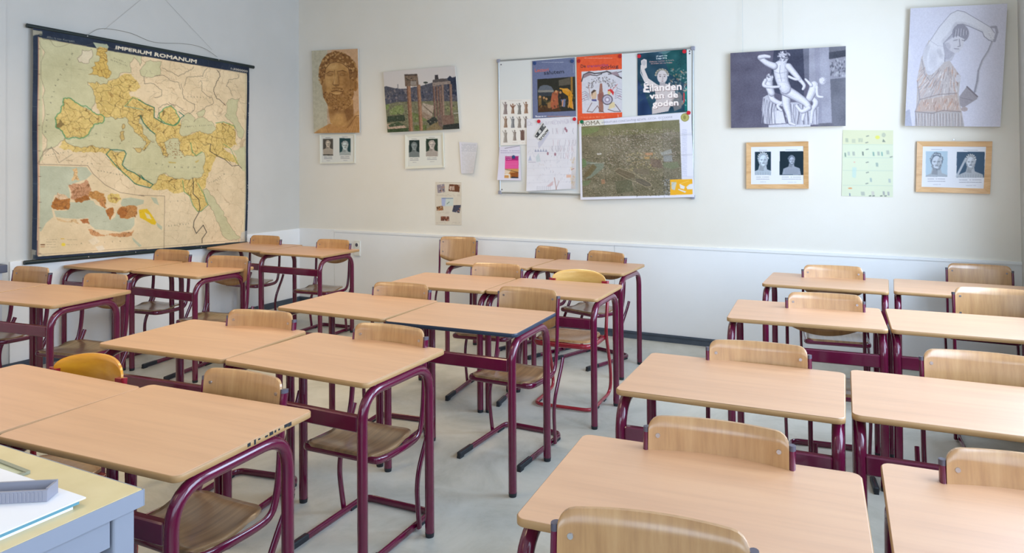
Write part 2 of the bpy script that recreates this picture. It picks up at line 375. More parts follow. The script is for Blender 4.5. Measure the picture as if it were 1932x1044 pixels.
        q = MB(); q.tube(s, 0.0135, 0.0085, n=12, upv=(1, 0, 0)); q.build('support_strut', M_['steel'], root)
    return root
def make_yellow_chair():
    """older model: rounded honey backrest on a thin red tube frame"""
    root = empty('school_chair', (0, 0, 0)); hw = 0.178; H = 0.80
    zt = lambda x: 0.745+(H-0.745)*math.sqrt(max(0, 1-(abs(x)/hw)**2.4)) 
    zb = lambda x: 0.722-0.052*math.sqrt(max(0, 1-(abs(x)/hw)**3))
    yy = lambda x, z: 0.17+0.05*(1-(x/hw)**2)+0.02*(z-0.7)
    bk = curved_panel(hw, zt, zb, yy, th=0.010).build('backrest', M_['ply_yellow'], root); bk['label'] = 'rounded honey yellow backrest'
    for sx in (-1, 1):
        q = MB(); q.box(sx*0.172-0.016, sx*0.172+0.016, 0.163, 0.186, 0.722, 0.74); q.build('bracket', M_['steel_red'], root)
    hs = 0.172; V = []; nx, ny = 18, 12
    for i in range(nx+1):
        x = -hs+2*hs*i/nx; c = round_corner(x, hs, 0.09)
        for j in range(ny+1):
            yf = -0.17+c*0.8; yb = 0.14-c*0.8; v = j/ny; y = yf+(yb-yf)*v
            V.append((x, y, 0.425-0.014*math.exp(-((x/0.11)**2+((y+0.01)/0.10)**2)**2)))
    k = ny+1; n = len(V); W = [(a, b, c-0.011) for a, b, c in V]; f1 = []; rim = []
    for i in range(nx):
        for j in range(ny):
            f1.append((i*k+j, (i+1)*k+j, (i+1)*k+j+1, i*k+j+1)); f1.append((n+i*k+j, n+i*k+j+1, n+(i+1)*k+j+1, n+(i+1)*k+j))
        rim.append((i*k, n+i*k, n+(i+1)*k, (i+1)*k)); rim.append((i*k+ny, (i+1)*k+ny, n+(i+1)*k+ny, n+i*k+ny))
    for j in range(ny): rim.append((j, j+1, n+j+1, n+j)); rim.append((nx*k+j, n+nx*k+j, n+nx*k+j+1, nx*k+j+1))
    F = MB(); F.v = V+W; F.f = f1+rim; F.sm = [True]*len(f1)+[False]*len(rim); F.build('seat', M_['ply'], root)
    q = MB(); q.tube(fillet([(0.184, 0.12, 0.395), (0.184, -0.165, 0.395), (-0.184, -0.165, 0.395), (-0.184, 0.12, 0.395)], 0.07), 0.010, 0.016, upv=(0, 0, 1))
    q.box(-0.18, 0.18, 0.09, 0.11, 0.39, 0.41); q.build('seat_frame', M_['steel_red'], root)
    for sx in (-1, 1):
        q = MB(); q.tube(smooth_path([(sx*0.190, 0.175, 0.742), (sx*0.194, 0.160, 0.64), (sx*0.197, 0.128, 0.52), (sx*0.199, 0.108, 0.42), (sx*0.199, 0.155, 0.29), (sx*0.198, 0.20, 0.17), (sx*0.194, 0.215, 0.07), (sx*0.188, 0.185, 0.022), (sx*0.184, 0.08, 0.016)], 5), 0.0105, n=12, upv=(1, 0, 0))
        q.build('leg', M_['steel_red'], root)
    q = MB(); q.tube(fillet([(0.184, 0.08, 0.016), (0.182, -0.15, 0.016), (-0.182, -0.15, 0.016), (-0.184, 0.08, 0.016)], 0.06), 0.0105, n=12, upv=(0, 0, 1)); fb = q.build('floor_bar', M_['steel_red'], root)
    for sx in (-1, 1):
        for y in (-0.05, 0.10):
            q = MB(); q.box(sx*0.184-0.009, sx*0.184+0.009, y-0.02, y+0.02, 0.0, 0.012); q.build('foot_pad', M_['rubber'], fb)
    return root
chairs = [  # backrest position (x, y, degrees, top height)
 ('B1', 3.697, -4.122, 1.0, .780, 0, 'beech backed chair tucked at the nearest desk, the one with the scraped edge'),
 ('B2', 3.737, -3.374, 2.0, .790, 0, 'beech backed chair with its whole skid base visible, left of the floor aisle'),
 ('A2', 3.020, -3.404, 10.0, .795, 0, 'beech backed chair second row of the middle block, left of its pair'),
 ('A3', 3.152, -2.486, 7.0, .795, 0, 'beech backed chair behind the desk left of the dark blue edged desk'),
 ('A4', 3.282, -1.588, 8.0, .800, 0, 'beech backed chair in the fourth row of the middle block, left of the yellow chair'),
 ('A5', 3.213, -0.515, -20.0, .795, 0, 'turned beech chair under the whiteboard, middle of the three by the back wall'),
 ('B5', 3.707, -0.601, -19.0, .790, 0, 'turned beech chair under the whiteboard, rightmost of the three by the back wall'),
 ('E3a', 0.358, -0.821, 4.0, .800, 0, 'beech chair deepest in the room corner, beside the lower right end of the map'),
 ('E3b', 1.200, -0.828, 4.0, .800, 0, 'beech chair directly left of the wall socket'),
 ('E2a', 0.577, -2.002, 7.0, .805, 0, 'beech chair just below the map bottom rod, left of its pair'),
 ('E2b', 1.311, -2.092, 10.0, .805, 0, 'beech chair in the second row of the left block, right of its pair'),
 ('E1', 1.290, -3.017, 9.0, .800, 0, 'beech chair in the front row of the left block, right of its pair'),
 ('E0', 0.473, -3.007, 5.0, .795, 0, 'beech chair by the low grey cabinet at the left picture edge'),
 ('F1', 5.217, -3.968, 5.0, .805, 0, 'pale reflecting backrest chair at the largest desk in the bottom right'),
 ('F2', 5.177, -3.026, 7.0, .795, 0, 'pale reflecting backrest chair in the second row of the right block, left of the gap'),
 ('F3', 5.331, -1.861, 8.0, .800, 0, 'pale backrest chair in the third row of the right block, left of its pair'),
 ('F4', 5.308, -0.776, 7.0, .800, 0, 'pale backrest chair by the back wall below the smaller pine frame'),
 ('G4', 6.150, -0.294, -1.0, .795, 0, 'chair against the back wall below the larger pine frame'),
 ('F0', 5.217, -4.556, 10.0, .820, 0, 'nearest chair, large brown backrest cut by the bottom picture edge'),
 ('G2', 5.898, -2.861, 3.4, .800, 0, 'pale chair in the second row of the right block, cut by right picture edge'),
 ('G1', 5.900, -3.860, 3.4, .800, 0, 'pale green reflecting chair near the bottom right corner of the picture'),
]
tall = [
 ('B3', 3.877, -2.323, -1.0, .795, 'taller chair with four bolts in its backrest, at the dark blue edged desk'),
 ('A5x', 2.142, -0.219, 10.0, .805, 'tall backed chair standing apart against the back wall, below the pinned flyer'),
 ('G3', 6.109, -1.332, 3.4, .800, 'tall backed chair in the third row of the right block, cut by right picture edge'),
]
GRP = 'plywood school chairs on burgundy skid frames'
def place(o, x, y, deg, top):
    a = math.radians(deg); off = YB+0.006
    o.location = (x+math.sin(a)*off, y-math.cos(a)*off, 0); o.rotation_euler.z = a; s = top/0.80; o.scale = (1.0, 1.0, s)
cp = make_chair()
for i, (n, x, y, d, h, _, lab) in enumerate(chairs):
    o = cp if i == 0 else copy_tree(cp); place(o, x, y, d, h); tag(o, lab, 'chair', GRP)
ct = make_chair(True)
for i, (n, x, y, d, h, lab) in enumerate(tall):
    o = ct if i == 0 else copy_tree(ct); place(o, x, y, d, h); tag(o, lab, 'chair', GRP)
cy = make_yellow_chair(); place(cy, 2.975, -4.190, 5.0, .768); tag(cy, 'round backed honey yellow chair behind the leftmost front desk', 'chair', 'round backed yellow chairs')
c2 = copy_tree(cy)
for ch in c2.children:
    if ch.name.startswith('backrest'): ch.data = ch.data.copy(); ch.data.materials[0] = M_['ply_pale']; ch['label'] = 'rounded pale honey backrest'
place(c2, 3.86, -1.545, 4.0, .787); tag(c2, 'round backed pale yellow chair with red tube frame, fourth row of the middle block', 'chair', 'round backed yellow chairs')

# ------------------------------------------------------------------ teacher's desk and what lies on it
td = empty('teacher_desk', (3.2, -5.4, 0)); tag(td, 'cream topped grey metal teacher desk in the bottom left corner', 'desk')
q = MB(); q.rbox(-0.9, 0.938, -0.6, 0.598, 0.724, 0.760, 0.004, 3, 0.001); tp = q.build('desktop', M_['desk_top_t'], td)
q = MB(); q.box(0.9385, 0.9405, -0.6, 0.598, 0.7235, 0.7595); q.box(-0.9, 0.9405, 0.5985, 0.6005, 0.7235, 0.7595); q.build('edge_band', M_['grey_metal'], tp)
q = MB(); q.box(0.895, 0.925, -0.58, 0.53, 0.66, 0.723); q.box(-0.88, 0.90, 0.54, 0.56, 0.45, 0.723); q.build('apron', M_['grey_metal'], td)
for x in (-0.87, 0.885):
    for y in (-0.57, 0.535):
        q = MB(); q.rbox(x, x+0.045, y, y+0.05, 0, 0.723, 0.006, 3, 0.001); q.build('leg', M_['grey_metal'], td)
q = MB(); q.box(0.45, 0.875, -0.55, 0.515, 0.12, 0.66); dr = q.build('drawer_unit', M_['grey_metal'], td)
q = MB(); q.box(0.875, 0.882, -0.48, 0.42, 0.20, 0.60); q.build('side_panel', M_['cab'], dr)
Z = 0.7605
q = MB(); q.box(3.55, 4.094, -5.42, -4.930, Z, Z+0.006); tag(q.build('paper_stack', M_['paper']), 'stack of white sheets lying under the teal folder on the teacher desk', 'paper')
q = MB(); q.box(3.56, 4.096, -5.41, -4.918, Z+0.0062, Z+0.0128); tag(q.build('folder', M_['teal']), 'thin teal folder between the white papers on the teacher desk', 'folder')
q = MB(); q.box(3.55, 4.098, -5.43, -4.905, Z+0.013, Z+0.016); tag(q.build('paper_sheet', M_['paper']), 'top white paper lying on the teal folder, under the grey tray', 'paper')
tr = empty('pen_tray', (3.93, -5.005, Z+0.0165), math.radians(33)); tag(tr, 'grey ribbed plastic tray on the papers on the teacher desk', 'tray')
q = MB(); L = 0.125
q.box(-L, L, -0.022, 0.022, 0, 0.005); q.box(-L, L, -0.022, -0.017, 0.005, 0.024); q.box(-L, L, 0.017, 0.022, 0.005, 0.028); q.box(L-0.005, L, -0.017, 0.017, 0.005, 0.026); q.box(-L, -L+0.005, -0.017, 0.017, 0.005, 0.026)
q.build('tray_body', M_['tray'], tr)
q = MB()
for k in range(30): q.box(-L+0.005+k*0.008, -L+0.0085+k*0.008, -0.0230, -0.0221, 0.002, 0.021)
q.build('ribs', M_['tray'], tr)
sl = empty('plastic_sleeve', (3.68, -4.96, Z)); sl.rotation_euler.z = -0.04; tag(sl, 'clear plastic sleeve lying behind the grey tray at the left picture edge', 'sleeve')
q = MB(); q.box(-0.12, 0.135, 0.0, 0.088, 0.0, 0.004); q.build('sheet', M_['sleeve'], sl)
q = MB(); q.box(-0.12, 0.145, 0.088, 0.098, 0.0, 0.007); q.box(0.135, 0.145, 0.0, 0.088, 0.0, 0.006); q.build('rim', M_['sleeve_edge'], sl)

# ------------------------------------------------------------------ socket
so = empty('wall_socket', (0.804, -0.0125, 0.615)); tag(so, 'cream double wall socket on the back wall near the corner', 'socket')
q = MB(); q.box(-0.038, 0.038, -0.012, 0, -0.077, 0.077); q.build('plate', M_['white'], so)
for dz in (0.035,):
    q = MB(); q.cyl((0, -0.0122, dz), (0, -0.0165, dz), 0.026, 24); q.build('outlet_ring', M_['white'], so)
    q = MB(); q.cyl((0, -0.0166, dz), (0, -0.0170, dz), 0.018, 20); q.build('outlet', M_['cap'], so)
q = MB(); q.box(-0.03, 0.036, -0.0145, -0.0122, -0.070, -0.008); q.build('lower_cover', M_['white'], so)
# ------------------------------------------------------------------ printed things: flat artwork as a coloured surface mesh
def homog(quad):
    """3x3 matrix taking trace coordinates (quad TL,TR,BR,BL) to u (0..1 right), v (0..1 down)"""
    A = []; b = []
    for (x, y), (u, v) in zip(quad, ((0, 0), (1, 0), (1, 1), (0, 1))):
        A.append([x, y, 1, 0, 0, 0, -u*x, -u*y]); b.append(u); A.append([0, 0, 0, x, y, 1, -v*x, -v*y]); b.append(v)
    return np.append(np.linalg.solve(np.array(A, float), np.array(b, float)), 1).reshape(3, 3)
_glyph = {}
def glyphs(s):
    if s not in _glyph:
        cu = bpy.data.curves.new('t', 'FONT'); cu.body = s; cu.resolution_u = 2
        ob = bpy.data.objects.new('t', cu); me = bpy.data.meshes.new_from_object(ob); me.calc_loop_triangles()
        co = np.array([v.co[:2] for v in me.vertices]) if len(me.vertices) else np.zeros((0, 2))
        tr = [tuple(t.vertices) for t in me.loop_triangles]
        wd = co[:, 0].max() if len(co) else 1
        bpy.data.objects.remove(ob); bpy.data.curves.remove(cu); bpy.data.meshes.remove(me); _glyph[s] = (co, tr, wd)
    return _glyph[s]
class Art:
    """quad: the sheet corners in trace units; W,H grid size"""
    def __init__(s, quad, W, H, bg, ss=2):
        s.W, s.H, s.ss = W, H, ss; s.w, s.h = W*ss, H*ss; s.M = homog(quad); s.im = np.empty((s.h, s.w, 3), np.float32); s.im[:] = bg
        s.conv = lambda p: p
        s.rng = np.random.RandomState(7); s.clip = None
    def P(s, pts):
        p = np.array([s.conv(q) for q in pts], float); q = np.c_[p, np.ones(len(p))]@s.M.T; return q[:, :2]/q[:, 2:]*[s.w, s.h]
    def mask(s, px):
        x0, y0 = np.floor(px.min(0)).astype(int); x1, y1 = np.ceil(px.max(0)).astype(int)+1
        x0, y0, x1, y1 = max(x0, 0), max(y0, 0), min(x1, s.w), min(y1, s.h)
        if x1 <= x0 or y1 <= y0: return None
        X = np.arange(x0, x1)+0.5; Y = (np.arange(y0, y1)+0.5)[:, None]; m = np.zeros((y1-y0, x1-x0), bool)
        for i in range(len(px)):
            (ax, ay), (bx, by) = px[i-1], px[i]
            if ay == by: continue
            c = ((ay > Y) != (by > Y)); m ^= c & (X[None] < (bx-ax)*(Y-ay)/(by-ay)+ax)
        return (slice(y0, y1), slice(x0, x1)), m
    def blend(s, sl, m, col, a=1.0):
        if s.clip is not None: m = m*s.clip[sl]
        r = s.im[sl]; k = (m*a)[..., None]; r[:] = r*(1-k)+np.array(col, np.float32)*k
    def poly(s, pts, col, a=1.0):
        r = s.mask(s.P(pts))
        if r: s.blend(r[0], r[1].astype(np.float32), col, a)
    def getmask(s, polys):
        M = np.zeros((s.h, s.w), bool)
        for p in polys:
            r = s.mask(s.P(p))
            if r: M[r[0]] |= r[1]
        return M
    def line(s, pts, col, wd=1.0, a=1.0, closed=False):
        px = s.P(pts); px = np.r_[px, px[:1]] if closed else px; hw = wd*s.ss/2
        for i in range(len(px)-1):
            p, q = px[i], px[i+1]; x0, y0 = np.floor(np.minimum(p, q)-hw-1).astype(int); x1, y1 = np.ceil(np.maximum(p, q)+hw+2).astype(int)
            x0, y0, x1, y1 = max(x0, 0), max(y0, 0), min(x1, s.w), min(y1, s.h)
            if x1 <= x0 or y1 <= y0: continue
            X = np.arange(x0, x1)+.5; Y = (np.arange(y0, y1)+.5)[:, None]; d = q-p; L = (d@d) or 1e-9
            t = np.clip(((X-p[0])*d[0]+(Y-p[1])*d[1])/L, 0, 1); D = np.hypot(X-p[0]-t*d[0], Y-p[1]-t*d[1])
            s.blend((slice(y0, y1), slice(x0, x1)), np.clip(hw+.5-D, 0, 1), col, a)
    def ell(s, cx, cy, rx, ry, col, a=1.0, rot=0, n=28, soft=False):
        c, q = math.cos(math.radians(rot)), math.sin(math.radians(rot))
        def rg(k): return [(cx+(rx*k*math.cos(t)*c-ry*k*math.sin(t)*q), cy+(rx*k*math.cos(t)*q+ry*k*math.sin(t)*c)) for t in np.linspace(0, 2*math.pi, n, endpoint=False)]
        if soft:
            for k in (1.0, .85, .7, .55, .4): s.poly(rg(k), col, a/3)
        else: s.poly(rg(1), col, a)
    def text(s, txt, p0, p1, hgt, col, a=1.0, bold=0.0, fit=True):
        """baseline from p0 to p1 in trace units; hgt = capital height"""
        co, tr, wd = glyphs(txt); d = np.array(p1, float)-p0; L = np.hypot(*d); e = d/L; nrm = np.array([e[1], -e[0]])
        sx = L/wd if fit else hgt/0.7; pts = np.array(p0)+co[:, :1]*sx*e+co[:, 1:2]*(hgt/0.7)*nrm
        if not len(pts): return
        px = s.P(pts); offs = [(0, 0)]+([(bold*s.ss, 0), (0, bold*s.ss), (bold*s.ss, bold*s.ss)] if bold else [])
        for ox, oy in offs:
            for t in tr:
                r = s.mask(px[list(t)]+[ox, oy])
                if r: s.blend(r[0], r[1].astype(np.float32), col, a)
    def noise(s, cell, amp, mono=True, mask=None):
        gh, gw = int(s.h/cell)+3, int(s.w/cell)+3; g = s.rng.rand(gh, gw, 1 if mono else 3)-.5
        y = np.linspace(0, gh-2, s.h); x = np.linspace(0, gw-2, s.w); yi = y.astype(int); xi = x.astype(int); fy = (y-yi)[:, None, None]; fx = (x-xi)[None, :, None]
        n = (g[yi][:, xi]*(1-fy)+g[yi+1][:, xi]*fy)*(1-fx)+(g[yi][:, xi+1]*(1-fy)+g[yi+1][:, xi+1]*fy)*fx
        n = n*2*amp
        if mask is not None: n = n*mask[..., None]
        s.im += n.astype(np.float32)
    def cells(s, mask, n, col, wd, a=0.8, seed=1):
        """irregular province borders inside mask"""
        r = np.random.RandomState(seed); ys_, xs_ = np.nonzero(mask)
        if not len(ys_): return
        k = r.choice(len(ys_), n); P = np.c_[xs_[k], ys_[k]].astype(np.float32)
        wx = xs_+3.2*np.sin(ys_/6.0)+1.2*np.sin(ys_/2.3+xs_/5.0); wy = ys_+3.2*np.sin(xs_/7.0)+1.2*np.sin(xs_/2.1)
        d1 = np.full(len(xs_), 1e9, np.float32); d2 = d1.copy()
        for p in P:
            d = np.hypot(wx-p[0], wy-p[1]).astype(np.float32); m = d < d1; d2 = np.where(m, d1, np.minimum(d2, d)); d1 = np.where(m, d, d1)
        e = (d2-d1) < wd*s.ss; s.im[ys_[e], xs_[e]] = s.im[ys_[e], xs_[e]]*(1-a)+np.array(col, np.float32)*a
    def scribble(s, x0, y0, x1, y1, rows, col, a=0.6, wd=0.6, seed=1, dens=0.7):
        """lines of tiny writing too small to read"""
        r = np.random.RandomState(seed)
        for i in range(rows):
            y = y0+(y1-y0)*(i+.5)/rows; x = x0
            while x < x1:
                L = r.uniform(.02, .09)*(x1-x0)
                if r.rand() < dens: s.line([(x, y), (min(x+L, x1), y)], col, wd, a)
                x += L+r.uniform(.01, .03)*(x1-x0)
    def sheet(s, name, corners, depth=0.001, parent=None, wave=None, side=(225, 222, 215), rough=None):
        """corners TL,TR,BR,BL as world points on the face plane; the sheet is depth thick behind its face. wave(u,v) lifts it off along the face normal"""
        im = s.im.reshape(s.H, s.ss, s.W, s.ss, 3).mean((1, 3)); im = np.clip(im, 0, 255)/255
        lin = np.where(im <= .04045, im/12.92, ((im+.055)/1.055)**2.4)
        C = [np.array(c, float) for c in corners]; u = np.linspace(0, 1, s.W)[None, :, None]; v = np.linspace(0, 1, s.H)[:, None, None]
        P = (C[0]*(1-u)+C[1]*u)*(1-v)+(C[3]*(1-u)+C[2]*u)*v
        nr = np.cross(C[1]-C[0], C[0]-C[3]); nr /= np.linalg.norm(nr)
        if wave: P = P+wave(u, v)*nr
        n = s.W*s.H; back = P[[0, 0, -1, -1], [0, -1, -1, 0]]
        Fv = P.reshape(-1, 3); id_ = np.arange(n).reshape(s.H, s.W)
        q = np.stack([id_[:-1, :-1], id_[1:, :-1], id_[1:, 1:], id_[:-1, 1:]], -1).reshape(-1, 4)
        if wave: Fv2 = Fv-nr*depth
        # rim loop, front copy and back copy
        loop = np.r_[id_[0, :], id_[1:, -1], id_[-1, -2::-1], id_[-2:0:-1, 0]]; m = len(loop)
        R1 = Fv[loop]; R2 = R1-nr*depth; vs = np.r_[Fv, R1, R2] if not wave else np.r_[Fv, R1, R2, Fv2]; a = n+np.arange(m); b = n+m+np.arange(m)
        rim = np.stack([a, np.roll(a, -1), np.roll(b, -1), b], -1); nf = len(q)+len(rim)
        me = bpy.data.meshes.new(name); me.vertices.add(len(vs)); me.vertices.foreach_set('co', vs.astype(np.float32).ravel())
        if wave:
            q2 = q[:, ::-1]+n+2*m; lp = np.r_[q.ravel(), rim.ravel(), q2.ravel()]; nf = len(lp)//4; st = np.arange(nf)*4; tot = np.full(nf, 4)
        else:
            lp = np.r_[q.ravel(), rim.ravel(), b]; st = np.r_[np.arange(nf)*4, nf*4]; tot = np.r_[np.full(nf, 4), m]
        me.loops.add(len(lp)); me.loops.foreach_set('vertex_index', lp.astype(np.int32)); me.polygons.add(len(st))
        me.polygons.foreach_set('loop_start', st.astype(np.int32)); me.polygons.foreach_set('loop_total', tot.astype(np.int32))
        ca = me.color_attributes.new('print', 'FLOAT_COLOR', 'POINT'); cc = np.ones((len(vs), 4), np.float32); cc[:n, :3] = lin.reshape(-1, 3); cc[n:, :3] = srgb(side)
        ca.data.foreach_set('color', cc.ravel()); me.update(calc_edges=True); me.validate(); me.materials.append(M_['print'])
        o = bpy.data.objects.new(name, me); COL.objects.link(o)
        if parent: o.parent = parent
        return o
def rough(pts, amp=.16, lev=4, mn=1.2):
    """natural looking coast: every edge broken up the same way whichever polygon it belongs to"""
    def sub(a, b, l):
        d = math.hypot(b[0]-a[0], b[1]-a[1])
        if l == 0 or d < mn: return [a]
        lo, hi = (a, b) if a < b else (b, a); r = random.Random(round(lo[0]*7.3+lo[1]*131.7+hi[0]*17.9+hi[1]*3.1, 1)); k = r.uniform(-amp, amp); t = r.uniform(.35, .65)
        dx, dy = hi[0]-lo[0], hi[1]-lo[1]; m = (lo[0]+dx*t-dy*k, lo[1]+dy*t+dx*k)
        return sub(a, m, l-1)+sub(m, b, l-1)
    P = [(round(p[0], 1), round(p[1], 1)) for p in pts]; out = []
    for i in range(len(P)): out += sub(P[i-1], P[i], lev)
    return out
def Zf(s, ox, oy): return lambda p: (ox+p[0]/s, oy+p[1]/s)      # zoomed trace units back to the common ones
def back(pts, y): return [(x, y, z) for x, z in pts]

# ------------------------------------------------------------------ the wall map
MQ = [(62, 49.5), (470, 124.5), (466, 453), (57, 488)]
A = Art(MQ, 430, 400, (30, 42, 60))
M1, M2, M3, M4 = Zf(4.35, 50, 50), Zf(4.35, 260, 70), Zf(4.35, 50, 260), Zf(4.541, 260, 270)
def J(*parts):
    out = []
    for f, l in parts: out += [f(p) for p in l]
    return out
paper = [(71.8, 70), (216, 97.5), (368, 122), (465, 138), (463.7, 270), (461.5, 450.6), (308.5, 463.8), (67.5, 481.5)]
A.poly(paper, (226, 202, 162))
sea = (202, 194, 150)
g1 = [(745, 420), (790, 390), (850, 388), (900, 440), (930, 500), (835, 530), (850, 575), (900, 580), (957, 612)]
emp = [
 J((M1, [(495, 455), (640, 440), (720, 430)]+g1), (M2, [(60, 545), (132, 575), (132, 655), (205, 700), (290, 720), (345, 670), (350, 770), (400, 805), (500, 765), (560, 785), (625, 760), (640, 705), (700, 695), (790, 725), (800, 800), (820, 880), (740, 905), (700, 900), (790, 960), (830, 1040), (740, 1010), (650, 975)]), (M4, [(660, 112), (625, 190), (598, 240), (572, 300), (568, 360), (545, 385), (300, 200), (0, 150)]), (M1, [(830, 900), (600, 750)])),
 J((M1, [(300, 590), (350, 585), (395, 620), (450, 650), (560, 710), (638, 740), (632, 775), (590, 792), (557, 797), (515, 860), (480, 900), (430, 915), (315, 910), (300, 880), (237, 820), (240, 775), (235, 745), (280, 690), (300, 640)])),
 J((M1, [(590, 165), (625, 150), (668, 165), (660, 200), (640, 215), (655, 250), (665, 345), (690, 370), (680, 405), (655, 428), (600, 410), (560, 395), (505, 392), (545, 365), (528, 335), (565, 320), (555, 290), (595, 280), (605, 250), (570, 235), (580, 200), (575, 180)])),
 J((M3, [(255, 75), (310, 0), (400, 55), (540, 50), (700, 80), (800, 90), (815, 125), (800, 160), (780, 215), (820, 255), (880, 280), (957, 330)]), (M4, [(50, 300), (125, 345), (95, 375), (0, 350)]), (M3, [(880, 370), (830, 315), (750, 245), (650, 130), (560, 118), (470, 118), (380, 112), (300, 95)])),
 J((M4, [(100, 372), (125, 345), (150, 330), (160, 285), (190, 250), (300, 280), (400, 300), (460, 285), (540, 280), (560, 340), (545, 385), (560, 430), (590, 515), (530, 568), (500, 570), (460, 520), (430, 440), (385, 405), (250, 385), (160, 395)])),
 J((M2, [(200, 600), (230, 570), (270, 560), (310, 600), (335, 650), (330, 700), (290, 720), (220, 705), (165, 660), (170, 620)])),
]
emp = [rough(p) for p in emp]
for p in emp: A.poly(p, (218, 188, 112))
em = A.getmask(emp)
A.noise(6, 10, True, em.astype(np.float32)); A.cells(em, 520, (160, 118, 56), 0.5, 0.5, 3); A.cells(em, 150, (108, 84, 44), 0.6, 0.7, 9)
rest = A.getmask([paper]) & ~em; A.cells(rest, 190, (176, 146, 110), 0.45, 0.5, 5)
seas = [
 J((M1, [(95, 83), (545, 135), (590, 165), (668, 165), (900, 205), (957, 225)]), (M2, [(25, 175), (15, 235)]), (M1, [(880, 250), (845, 300), (855, 375), (765, 380), (745, 420), (720, 430), (665, 440), (650, 470), (600, 475), (575, 450), (560, 465), (520, 460), (495, 455), (500, 480), (540, 520), (552, 560), (560, 600), (550, 640), (530, 680), (510, 685), (450, 650), (395, 620), (350, 585), (300, 590), (300, 640), (280, 690), (235, 745), (240, 775), (237, 820), (275, 850), (300, 880), (315, 912), (305, 925), (255, 965), (170, 1000), (130, 1030)]), (M3, [(105, 185), (95, 208), (82, 208)])),
 J((M1, [(315, 912), (370, 905), (430, 915), (480, 900), (515, 860), (545, 830), (557, 797), (590, 792), (632, 775), (638, 740), (690, 735), (725, 762), (760, 750), (800, 740), (830, 760), (840, 800), (880, 850), (920, 890), (957, 935)]), (M2, [(65, 850), (60, 880), (30, 915), (50, 925), (80, 885), (105, 850), (135, 855), (75, 815), (40, 770), (10, 700), (20, 655), (45, 700), (100, 760), (140, 795), (145, 830), (160, 870), (185, 905), (200, 960), (240, 980), (230, 920), (215, 860), (250, 835), (290, 822), (330, 830), (345, 860), (340, 900), (355, 940), (375, 975), (430, 960), (470, 970), (520, 935), (540, 940)]), (M4, [(562, 170), (556, 235), (540, 270), (500, 292), (460, 287), (420, 303), (330, 292), (270, 277), (230, 250), (190, 257), (162, 287), (150, 330), (122, 347), (90, 318), (50, 302), (20, 265), (0, 258)]), (M3, [(880, 280), (820, 255), (780, 215), (800, 160), (815, 125), (800, 100), (690, 95), (670, 82), (620, 72), (540, 58), (460, 72), (400, 65), (340, 42), (312, 14)])),
 J((M2, [(375, 640), (410, 615), (445, 640), (465, 660), (455, 690), (490, 660), (530, 652), (570, 680), (620, 705), (636, 740), (620, 765), (560, 785), (500, 765), (450, 775), (400, 805), (350, 800), (340, 760), (350, 700)])),
 J((M2, [(475, 620), (530, 585), (550, 600), (530, 645), (490, 650)])),
 J((M2, [(720, 540), (760, 500), (830, 500), (815, 570), (805, 640), (840, 720), (870, 780), (850, 830), (800, 740), (760, 690), (710, 640)])),
 J((M2, [(10, 270), (100, 185), (190, 200), (185, 300), (130, 320), (50, 322), (20, 310)])),
 J((M4, [(545, 385), (575, 375), (610, 430), (660, 490), (700, 540), (730, 610), (780, 680), (830, 740), (880, 790), (750, 795), (700, 720), (660, 640), (640, 570), (590, 510), (560, 430)])),
 J((M4, [(810, 50), (922, 20), (925, 250), (880, 200), (840, 130)])),
]
seas = [rough(p) for p in seas]
for p in seas: A.poly(p, sea)
A.poly([(71.8, 70), (190, 92.5), (190, 102), (80, 84), (79, 300), (70, 309)], sea)
nv = (30, 42, 60)
A.poly([(50, 40), (480, 110), (480, 140), (465, 138), (368, 122), (216, 97.5), (71.8, 70), (50, 66)], nv); A.poly([(40, 60), (71.8, 70), (67.5, 481.5), (40, 500)], nv); A.poly([(465, 138), (480, 138), (480, 460), (461.5, 450.6), (463.7, 270)], nv)
isl = [J((M1, p)) for p in ([(455, 190), (500, 200), (530, 185), (540, 215), (535, 250), (510, 295), (470, 300), (425, 292), (412, 262), (445, 235), (455, 215)],)]
isl = [rough(p) for p in isl]
for p in isl: A.poly(p, (222, 206, 172)); A.line(p, (120, 100, 84), .6, .7, True)
A.poly(emp[2], (216, 180, 96)); bm = A.getmask([emp[2]]); A.cells(bm, 22, (130, 90, 40), .6, .7, 4); A.line(emp[2], (150, 112, 50), .6, .8, True)
for l in ([(785, 800), (800, 795), (802, 830), (788, 840)], [(768, 860), (800, 855), (800, 925), (775, 938), (765, 900)], [(870, 990), (930, 990), (945, 1000), (925, 1030), (900, 1020)]): p = rough(J((M1, l))); A.poly(p, (205, 176, 110)); A.line(p, (110, 84, 50), .6, .8, True)
for l in ([(255, 150), (320, 155), (320, 165), (260, 162)], [(480, 150), (520, 130), (510, 150), (490, 160)]): A.poly(J((M4, l)), (196, 172, 100))
r_ = np.random.RandomState(5)
for k in range(70):
    x, y = r_.uniform(205, 365), r_.uniform(845, 985); p = M2((x, y)); A.ell(p[0], p[1], r_.uniform(.5, 1.6), r_.uniform(.4, 1.1), (150, 110, 70), .85, n=7)
for p in seas[:7]: A.line(p, (112, 96, 74), .55, .7, True)
